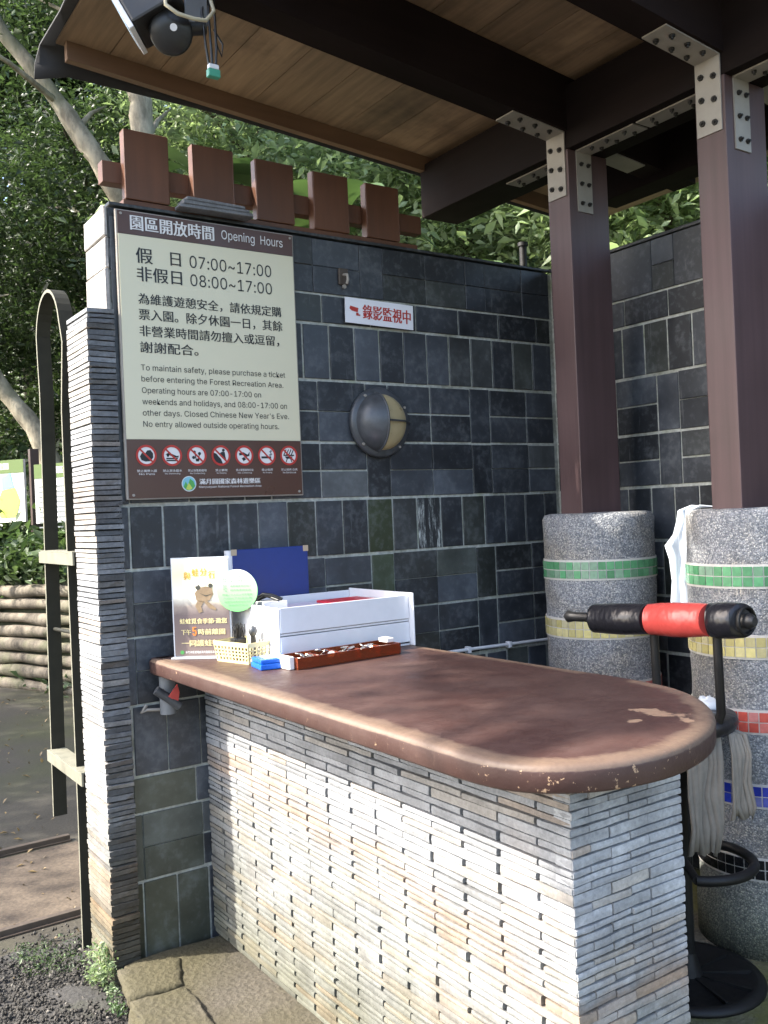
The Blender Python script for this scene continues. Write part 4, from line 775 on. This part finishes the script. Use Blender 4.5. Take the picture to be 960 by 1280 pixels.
mb = MB(); mb.tube([(2.405, -.945, 1.12), (2.4, -.845, 1.117), (2.4, -.825, 1.117), (2.4, -.81, 1.117)], [.017, .017, .022, .012], M['black'], 16); mb.build('end_knob', st)
mb = MB(); mb.lathe([(.04, .0), (.046, .01), (.04, .016), (.036, .006), (.04, .0)], (2.405, -1.533, zz(-1.53)), K, 28, '-y'); mb.tube([(2.405, -1.5, zz(-1.5)), (2.405, -1.555, zz(-1.53)), (2.405, -1.57, zz(-1.53))], [.016, .024, .014], M['black'], 16); mb.build('end_knob', st)
# towel over the seat
def drape(mb, m, pts, widths, side, folds=3, amp=.008, n=12, thick=.004):
    pts = [Vector(p) for p in pts]; sd = Vector(side).normalized(); v = []
    for i, p in enumerate(pts):
        t = (pts[min(i+1, len(pts)-1)]-pts[max(i-1, 0)]).normalized(); nn = sd.cross(t).normalized()
        for k in range(n+1): s = k/n-.5; v.append(p+sd*(s*widths[i]+.006*math.sin(i*2.1+k*.3)*(i > 1))+nn*(amp*math.sin(s*folds*6.28+i*.5)+.004*math.sin(i*1.9+k*.8)+.003*math.sin(k*1.7-i*.9))*(min(1, i/2))+Vector((0, 0, .008*math.sin(k*.6+i)))*(i == len(pts)-1))
    mb.add(v, [(i*(n+1)+k, i*(n+1)+k+1, (i+1)*(n+1)+k+1, (i+1)*(n+1)+k) for i in range(len(pts)-1) for k in range(n)], m, smooth=True)
mb = MB(); tdir = (.5, -.45, 0)
drape(mb, M['towel'], [(2.475, -1.37, .80), (2.49, -1.432, .78), (2.494, -1.442, .72), (2.49, -1.438, .64), (2.496, -1.437, .56), (2.497, -1.437, .525)], [.05, .06, .068, .066, .07, .066], (.9, -.44, 0), .9, .005, 20)
drape(mb, M['towel'], [(2.42, -1.33, .80), (2.402, -1.375, .78), (2.405, -1.378, .70), (2.397, -1.372, .60), (2.40, -1.376, .5), (2.396, -1.37, .42)], [.09, .105, .11, .105, .1, .095], (.827, -.563, 0), 1.3, .005, 24)
o = mb.build('towel', recalc=False); o.modifiers.new('s', 'SOLIDIFY').thickness = .006; tag(o, 'grey beige towel draped over the black stool seat', 'towel')
mb = MB(); v = []; nn = 12
for j in range(7):
    for k in range(nn): a = 2*math.pi*k/nn; ph = j/6*math.pi/2; v.append((2.53+.05*math.cos(a)*math.cos(ph)*random.uniform(.85, 1.15), -1.30+.045*math.sin(a)*math.cos(ph)*random.uniform(.85, 1.15), .842+.03*math.sin(ph)*random.uniform(.6, 1.4)))
mb.add(v, [(j*nn+k, j*nn+(k+1) % nn, (j+1)*nn+(k+1) % nn, (j+1)*nn+k) for j in range(6) for k in range(nn)], M['whitecloth'], smooth=True); o = mb.build('white_cloth'); tag(o, 'crumpled white cloth lying on the black stool seat', 'cloth')
mb = MB(); drape(mb, M['whitecloth'], [(2.90, -1.08, 1.486), (2.85, -1.04, 1.489), (2.825, -1.015, 1.478), (2.817, -1.012, 1.44), (2.81, -1.01, 1.39), (2.805, -1.01, 1.35), (2.81, -1.01, 1.3), (2.806, -1.01, 1.22), (2.81, -1.01, 1.12), (2.806, -1.01, 1.03)], [.05, .05, .04, .045, .07, .105, .095, .09, .095, .09], (.56, -.829, 0), 2, .006)
o = mb.build('hanging_cloth', recalc=False); o.modifiers.new('s', 'SOLIDIFY').thickness = .004; tag(o, 'white and pale blue cloth hanging down from the rim of column', 'cloth')

# ------------------------------------------------------------------ gate hoop left of the pier
gt = thing('gate_hoop', 'tall narrow arched steel gate hoop with cross bars beside the pier', 'gate', (.99, .5, .3))
Hm = M['hoop']; yl, yr, x0, x1 = .70, .34, .962, 1.016; mid, rad = (yl+yr)/2, (yl-yr)/2; th = .012
path = [(yl, .335), (yl-.03, 1.3), (yl-.06, 2.05), (yl-.045, 2.22)]+[(mid-.03+(rad-.01)*math.cos(a), 2.25+.18*math.sin(a)) for a in np.linspace(.2, math.pi-.25, 16)]+[(yr-.05, 2.2), (yr-.005, 1.95), (yr, 1.3), (yr, .4), (yr+.01, -.095)]
mb = MB(); v = []
for i, (y, z) in enumerate(path):
    p = Vector(path[max(i-1, 0)]); q = Vector(path[min(i+1, len(path)-1)]); t = (q-p).normalized(); n2 = Vector((-t.y, t.x))*th/2; y1_, z1_ = y+n2.x, z+n2.y; y2_, z2_ = y-n2.x, z-n2.y
    v += [(x0, y1_, z1_), (x1, y1_, z1_), (x1, y2_, z2_), (x0, y2_, z2_)]
mb.add(v, [(i*4+3, i*4, (i+1)*4, (i+1)*4+3) for i in range(len(path)-1)], M['worn']); mb.add(v, [(i*4+k, i*4+(k+1) % 4, (i+1)*4+(k+1) % 4, (i+1)*4+k) for i in range(len(path)-1) for k in range(3)]+[(0, 1, 2, 3), tuple((len(path)-1)*4+k for k in (3, 2, 1, 0))], Hm); mb.build('hoop_frame', gt)  # left faces paler than the rest: sunlight put into the worn steel colour
for z0, ya in ((1.37, .235), (.56, .235)):
    mb = MB(); mb.box((x0-.01, ya, z0), (x0-.002, yl+.02, z0+.045), M['worn'], bev=.001); mb.box((x0-.01, ya, z0+.0455), (x1, yl-.01, z0+.0515), M['worn']); mb.build('cross_bar', gt)
mb = MB(); mb.tube([(.99, yr, 1.11), (.99, yl-.03, 1.10)], .008, Hm, 8); mb.build('spacer_bar', gt)

# ------------------------------------------------------------------ background: logs, boards
random.seed(12)
WD = Vector((-.4, .917, 0)).normalized(); WN = Vector((-.917, -.4, 0)).normalized(); W0 = Vector((2.3, 6.4, -.1))
lw = thing('log_retaining_wall', 'low retaining wall of stacked pale logs across the path', 'retaining wall', W0)
for r in range(8):
    mb = MB(); z = .035+r*.135; t = -3.6-random.uniform(0, .8)
    while t < 3.2:
        L = random.uniform(1.6, 3.0); pts = []; rs = []
        for k in range(9): s = t+L*k/8*.99; p = W0+WD*s+WN*(.06-.004*r+random.uniform(-.012, .012))+Vector((0, 0, z+random.uniform(-.015, .015))); pts.append(p); rs.append(.056+random.uniform(-.013, .013))
        mb.tube(pts, rs, M['log'], 10); t += L
    if r == 6: q = W0+WD*1.0+WN*.0+Vector((0, 0, z)); mb.tube([q-WN*.1, q+WN*.1], .07, M['log'], 12); mb.tube([q+WN*.1, q+WN*.103], .066, M['logend'], 12)
    mb.build('log_course', lw)
def info_board(cx, cy, z0, z1, w, label, posts, mapb):
    t = thing('map_board', label, 'board', (cx, cy, z0-.9)); BD = Vector((-.55, .83, 0)).normalized(); BN = Vector((-.83, -.55, 0)).normalized(); F_ = ((cx, cy, 0), tuple(-BD), (0, 0, 1), tuple(BN))
    mb = MB(); mb.prism([(-w/2, z0), (w/2, z0), (w/2, z1), (-w/2, z1)], F_, -.03, M['paper']); mb.build('panel', t)
    mb = MB(); mb.prism([(-w/2, z1-.14), (w/2, z1-.14), (w/2, z1), (-w/2, z1)], F_, .004, M['mapgreen']); mb.build('header', t)
    F3 = (tuple(Vector((cx, cy, 0))+BN*.004), tuple(-BD), (0, 0, 1), tuple(BN)); mb = MB()
    put_text(mb, '園區導覽圖', F3, -.1, w/2-.2, z1-.1, z1-.03, M['inkwhite'], .05)
    for k in range(9): zz_ = z1-.22-k*.05; stroke(mb, F3, (-w/2+.04, zz_), (w/2-(.42 if mapb else .06)-random.uniform(0, .2), zz_), .014, M['mapink'], .001)
    mb.build('printing', t)
    if mapb:
        mb = MB(); poly(mb, F3, [(w/2-.34, z0+.05), (w/2-.12, z0+.05), (w/2-.06, z0+.22), (w/2-.12, z0+.36), (w/2-.3, z0+.34), (w/2-.38, z0+.2)], M['maplime'], .001); poly(mb, F3, [(w/2-.3, z0+.345), (w/2-.14, z0+.365), (w/2-.18, z0+.52), (w/2-.3, z0+.48)], M['mapblue'], .001); mb.build('map', t)
    for px in posts:
        mb = MB(); c = Vector((cx, cy, 0))-BD*px-BN*.05; mb.box((c.x-.045, c.y-.045, z0-1.0), (c.x+.045, c.y+.045, z1+.1), M['woodpost'], bev=.006); mb.build('post', t)
info_board(2.06, 7.4, 1.58, 2.24, 1.05, 'white map board with a green header standing above the log wall', (-.4, .62), True)
info_board(2.48, 5.93, 1.55, 2.13, .72, 'white text board seen between the gate legs, beside the slate pier', (.3,), False)

mb = MB(); mb.tube([(3.62, .62, -.3), (3.62, .62, 2.98)], .022, M['blacksteel'], 10); mb.tube([(3.62, .62, 2.98), (3.62, .62, 3.0)], .03, M['blacksteel'], 10); tag(mb.build('pole'), 'thin dark pole standing behind the wall, just left of the first timber post', 'pole')
# ------------------------------------------------------------------ vegetation
def leaf_arrays(C, size, up=.5, droop=.0, asp=.42):
    """one folded leaf (4 verts, 2 faces) per centre; returns verts, faces"""
    n = len(C); d = RNG.normal(size=(n, 3)); d[:, 2] = d[:, 2]*.5-droop; d /= np.linalg.norm(d, axis=1)[:, None]
    nn = RNG.normal(size=(n, 3))*.7; nn[:, 2] += up*2; sd = np.cross(d, nn); sd /= np.linalg.norm(sd, axis=1)[:, None]+1e-9; nn = np.cross(sd, d)
    L = size*RNG.lognormal(-.05, .33, n)[:, None]; w = L*asp*.5
    V = np.stack([C-d*L*.5, C+sd*w-d*L*.05+nn*w*.35, C+d*L*.5-np.array([0, 0, 1])*L*.12, C-sd*w-d*L*.05+nn*w*.35], 1).reshape(-1, 3)
    b = np.arange(n)[:, None]*4; Fc = np.concatenate([np.hstack([b, b+1, b+2]), np.hstack([b, b+2, b+3])], 0); return V, Fc
def leaf_obj(name, C, size, m, parent=None, **kw):
    V, Fc = leaf_arrays(np.asarray(C), size, **kw); me = bpy.data.meshes.new(name); me.vertices.add(len(V)); me.vertices.foreach_set('co', V.astype(np.float32).ravel())
    me.loops.add(Fc.size); me.loops.foreach_set('vertex_index', Fc.astype(np.int32).ravel()); me.polygons.add(len(Fc)); me.polygons.foreach_set('loop_start', np.arange(0, Fc.size, 3, dtype=np.int32)); me.polygons.foreach_set('loop_total', np.full(len(Fc), 3, dtype=np.int32))
    me.update(calc_edges=True); me.validate(); me.materials.append(m); o = bpy.data.objects.new(name, me); COL.objects.link(o)
    if parent: o.parent = parent; o.matrix_parent_inverse = Matrix.Translation(parent.location).inverted()
    return o
def clumps(c, rad, k, per, spread):
    c = np.array(c); out = []
    for _ in range(k):
        d = RNG.normal(size=3); d /= np.linalg.norm(d); p = c+d*np.array(rad)*RNG.uniform(.45, 1.0); s = spread*RNG.uniform(.6, 1.4)
        q = RNG.normal(size=(per, 3))*np.array([s, s, s*.55]); out.append(p+q)
    return np.concatenate(out)
def tree(label, base, h, crown_c, rad, k, per, size, m, bark, path=None, r0=.12, spread=.3, group='trees on the wooded slope', limbs=5):
    t = thing('tree', label, 'tree', base, group); mb = MB()
    pts = path or [Vector(base)+Vector((0, 0, -.3)), Vector(base).lerp(Vector(crown_c), .35)+Vector((random.uniform(-.1, .1), 0, 0)), Vector(base).lerp(Vector(crown_c), .75), Vector(crown_c)]
    pts = [Vector(p) for p in pts]; fine = []
    for i in range(len(pts)-1):
        p0, p1, p2, p3 = pts[max(0, i-1)], pts[i], pts[i+1], pts[min(len(pts)-1, i+2)]
        for q in range(6): u = q/6; fine.append(.5*(2*p1+(p2-p0)*u+(2*p0-5*p1+4*p2-p3)*u*u+(3*p1-p0-3*p2+p3)*u**3)+Vector((random.uniform(-1, 1), random.uniform(-1, 1), 0))*r0*.1)
    fine.append(pts[-1]); mb.tube(fine, [r0*(1-.6*i/(len(fine)-1))*random.uniform(.9, 1.12) for i in range(len(fine))], bark, 12)
    for q in range(3):
        k0 = random.randrange(len(fine)//3, len(fine)-2); dr = Vector((random.uniform(-1, 1), random.uniform(-1, 1), random.uniform(.1, .9))).normalized(); ln = random.uniform(.5, 1.2); mb.tube([fine[k0], fine[k0]+dr*ln*.5+Vector((0, 0, .05)), fine[k0]+dr*ln], [r0*.28, r0*.18, r0*.06], bark, 6)
    for i in range(limbs):
        s = pts[-2].lerp(pts[-1], random.uniform(0, 1)); e = Vector(crown_c)+Vector((random.uniform(-1, 1)*rad[0]*.8, random.uniform(-1, 1)*rad[1]*.8, random.uniform(-.4, .8)*rad[2])); md = s.lerp(e, .5)+Vector((0, 0, .15)); mb.tube([s, md, e], [r0*.4, r0*.25, r0*.08], bark, 7)
    mb.build('trunk', t); leaf_obj('crown', clumps(crown_c, rad, int(k*1.25), int(per*1.6), spread), size*.72, m, t); return t
random.seed(77)
# undergrowth over the slope
pts = []
for _ in range(5200):
    s = abs(random.gauss(0, 1))*5+.1; tt = random.uniform(-13, 10); x = 2.3+.917*s-.4*tt; y = 6.4+.4*s+.917*tt
    c = np.array((x, y, hill_z(x, y)+random.uniform(.05, .5))); pts.append(c+RNG.normal(size=(16, 3))*np.array([.22, .22, .16]))
for _ in range(2600):
    s = random.uniform(.0, 1.1); tt = random.uniform(-1.5, 4.5); x = 2.3+.917*s-.4*tt; y = 6.4+.4*s+.917*tt
    pts.append(np.array((x, y, hill_z(x, y)+random.uniform(.02, .14)))+RNG.normal(size=(16, 3))*np.array([.1, .1, .05]))
struct(leaf_obj('undergrowth', np.concatenate(pts), .13, M['leafmid']), 'stuff')
def hb_(s, t): x = 2.3+.917*s-.4*t; y = 6.4+.4*s+.917*t; return (x, y, hill_z(x, y))
tid = 0
TREES = [ # s, t, trunk height to crown centre, crown radii, clumps, per clump, leaf size, material key, label
 (2.2, 3.6, 2.6, (1.7, 1.7, 1.7), 70, 160, .12, 'leafdark', 'dark leafy tree at the left edge, right above the map board'),
 (3.6, 5.6, 4.0, (2.2, 2.2, 2.2), 80, 170, .13, 'leafdark', 'dark leafy tree at the upper left, far behind the leaning trunk'),
 (2.4, 1.2, 3.0, (1.7, 1.7, 1.8), 75, 160, .11, 'leafdark', 'dark leafy tree rising behind the gate hoop'),
 (4.4, 2.2, 4.2, (2.4, 2.4, 2.4), 90, 170, .13, 'leafdark', 'dense dark tree behind the roof corner'),
 (2.8, -1.0, 3.0, (1.6, 1.6, 1.5), 70, 150, .13, 'leafpale', 'pale green tree behind the first fence boards'),
 (5.0, -1.2, 3.6, (2.2, 2.2, 2.2), 80, 160, .15, 'leafmid', 'mid green tree farther up the slope behind the fence boards'),
 (3.2, -3.4, 2.2, (1.5, 1.5, 1.2), 60, 150, .15, 'leafpale', 'pale green tree seen between the fence end and first post'),
 (2.8, -5.6, 2.0, (1.5, 1.5, 1.2), 60, 150, .15, 'leafpale', 'pale green tree seen over the tiled wall between the two posts'),
 (3.0, -7.6, 2.0, (1.5, 1.5, 1.2), 60, 140, .15, 'leafpale', 'pale green tree right of the second post'),
 (4.0, 5.2, 6.2, (2.6, 2.6, 2.4), 110, 170, .15, 'leafdark', 'tall dark tree filling the top left corner of the picture'),
 (6.5, 7.0, 5.5, (2.6, 2.6, 2.8), 100, 170, .15, 'leafdark', 'tall dark tree above the leaning trunk, beyond the corner tree'),
 (7.5, 3.5, 6.0, (2.8, 2.8, 3.0), 100, 170, .16, 'leafdark', 'tall dark tree high on the slope behind the roof corner'),
 (6.0, -4.6, 3.6, (2.4, 2.4, 2.4), 80, 150, .17, 'leafpale', 'tall pale green tree high on the slope behind the posts')]
for s, t, hh, rd, k, per, sz, mk, lab in TREES:
    b = hb_(s, t); tree(lab, b, hh, (b[0]-.3, b[1]-.2, b[2]+hh), rd, k, per, sz, M[mk], M['barkdark'])
tree('added tree outside the picture, shading the stool and columns', (-4.6, -1.2, -.1), 0, (-2.74, .85, 6.2), (.55, .55, .5), 30, 120, .14, M['leafmid'], M['bark'], [(-4.6, -1.2, -.3), (-4.5, -1.0, 2.5), (-3.9, -.3, 4.8), (-2.74, .85, 6.2)], 0.1, spread=.2, group='trees along the path')  # unseen crown added to keep sun off the stool and columns
for i, (x, y, z, r, lab) in enumerate(((-3.6, 5.4, 5.0, 1.9, 'roadside tree outside the picture, shading the asphalt path'), (-5.2, 8.2, 5.6, 2.0, 'farther roadside tree outside the picture, shading the path'))):
    tree(lab, (x-.5, y, -.1), z, (x, y, z), (r, r, r*.8), 42, 130, .15, M['leafmid'], M['bark'], spread=.28, group='trees along the path')
# pale trunks that show
tree('tree with a pale bare trunk leaning left across the forest, upper left', (3.9, 5.75, 2.6), 0, (1.55, 6.5, 7.6), (1.1, 1.1, .8), 30, 120, .12, M['leafmid'], M['bark'], [(3.9, 5.8, 2.3), (3.23, 5.75, 4.33), (2.924, 5.695, 4.971), (2.5, 5.983, 5.773), (2.01, 6.31, 6.6), (1.5, 6.6, 7.6)], .125)
tree('tree with a short pale upright trunk behind the first fence board', (3.1, 5.0, 1.6), 0, (3.0, 5.05, 7.0), (1.0, 1.0, .8), 30, 120, .12, M['leafmid'], M['bark'], [(3.12, 4.95, 1.4), (3.07, 4.99, 5.0), (3.03, 5.0, 5.6), (3.0, 5.05, 7.0)], .13)
tree('slim pale tree with a branch slanting down behind the gate hoop', (2.95, 6.95, 1.2), 0, (1.4, 7.6, 5.0), (.9, .9, .7), 24, 100, .11, M['leafdark'], M['bark'], [(2.95, 6.95, 1.1), (2.576, 7.14, 2.458), (2.24, 7.37, 3.08), (1.8, 7.5, 4.0), (1.4, 7.6, 5.0)], .12)
# broad-leaved plants behind the walls
def broadleaf(label, base, n, L, w, m, tilt=(.3, 1.0), seed=1, group='broad leaved plants behind the wall', name='broadleaf_plant'):
    random.seed(seed); t = thing(name, label, 'plant', base, group); mb = MB()
    for k in range(n):
        a = random.uniform(0, 6.28); rise = random.uniform(*tilt); ln = L*random.uniform(.6, 1.1); ww = w*random.uniform(.8, 1.15); d = Vector((math.cos(a), math.sin(a), 0)); sd = Vector((-d.y, d.x, 0)); v = []; N_ = 9
        for i in range(N_):
            s = i/(N_-1); p = Vector(base)+d*ln*s*.8+Vector((0, 0, ln*(rise*s-.75*s*s))); wd = ww*math.sin(math.pi*min(1, .06+s*.94))**.7*(.5 if i == 0 else 1)
            v += [p-sd*wd, p-Vector((0, 0, wd*.3)), p+sd*wd]
        mb.add(v, [(i*3+j, i*3+j+1, i*3+j+4, i*3+j+3) for i in range(N_-1) for j in range(2)], m, smooth=True)
    mb.build('foliage', t, recalc=False)
    mb = MB(); mb.tube([Vector(base)-Vector((0, 0, .6)), Vector(base)+Vector((0, 0, .15))], [.05, .03], M['barkdark'], 8); mb.build('stem', t); return t
for i, (x, y, z, n, L, w, lab) in enumerate((
    (3.35, 4.3, 4.5, 8, 1.35, .14, 'bright broad leaved plant rising behind the first and second fence boards'), (4.2, 3.6, 4.0, 8, 1.3, .13, 'bright broad leaved plant behind the third and fourth fence boards'),
    (4.6, 2.4, 3.2, 14, .8, .07, 'bright broad leaved plant right of the last fence board'), (5.4, 1.5, 3.0, 10, 1.1, .14, 'broad leaved plant left of the first post, above the wall'),
    (5.6, .4, 2.9, 10, 1.1, .16, 'broad leaved plant between the two posts, above the tiled wall'), (5.9, -.6, 2.9, 9, 1.0, .15, 'broad leaved plant beside the second post, above the tiled wall'))):
    broadleaf(lab, (x, y, z), n, L, w, M['leafbright'] if i < 3 else M['leafpale'], seed=40+i)
for i, (s, t, lab) in enumerate(((.35, 1.0, 'bushy green herb on the bank below the map board post'), (.5, .2, 'bushy green herb on the bank behind the gate legs'), (.4, 2.0, 'bushy green herb on the bank at the left edge'))):
    b = hb_(s, t); tt = thing('herb', lab, 'plant', b, 'herbs on the bank'); leaf_obj('foliage', clumps((b[0], b[1], b[2]+.18), (.35, .35, .15), 20, 45, .09), .1, M['leafbright'], tt); mb = MB(); mb.tube([(b[0], b[1], b[2]-.05), (b[0], b[1], b[2]+.25)], .008, M['leafdark'], 6); mb.build('stem', tt)
C_ = np.stack([RNG.uniform(.2, 2.4, 420), RNG.uniform(.2, 6.0, 420), np.full(420, -.088)], 1); C_[:, 0] += C_[:, 1]*.12-.3
struct(leaf_obj('leaf_litter', C_, .035, m_leaf('dead_leaf', (.08, .055, .025), (.2, .14, .06), .1), up=3), 'stuff')
C_ = np.concatenate([np.array((.9+RNG.uniform(-.16, .06), RNG.uniform(.22, .52), -.08))+RNG.normal(size=(26, 3))*np.array([.02, .02, .008]) for k in range(60)])
struct(leaf_obj('moss', C_, .012, M['leafmid']), 'stuff')
wd = thing('weed', 'pale green lacy weed growing at the foot of the slate pier', 'weed', (.93, .03, -.09), 'weeds'); C_ = []
for k in range(24):
    a = random.uniform(0, 6.28); r = random.uniform(0, .055); h = random.uniform(.01, .13); C_.append(np.array((.935+r*math.cos(a)*.7, .02+r*math.sin(a)*1.5, -.08+h))+RNG.normal(size=(34, 3))*.014)
leaf_obj('foliage', np.concatenate(C_), .014, M['leafpale'], wd); mb = MB()
for k in range(7): mb.tube([(.935, .02, -.09), (.935+random.uniform(-.05, .05), .02+random.uniform(-.07, .07), .05)], .002, M['leafbright'], 5)
mb.build('stems', wd)
wd2 = thing('weed', 'tiny green weed against the side of the stone step', 'weed', (.9, -.2, -.09), 'weeds'); leaf_obj('foliage', np.concatenate([np.array((.915+random.uniform(-.01, .01), -.2+random.uniform(-.05, .05), -.06+random.uniform(0, .06)))+RNG.normal(size=(20, 3))*.01 for k in range(9)]), .012, M['leafbright'], wd2); mb = MB(); mb.tube([(.915, -.2, -.095), (.915, -.2, -.02)], .002, M['leafbright'], 5); mb.build('stems', wd2)
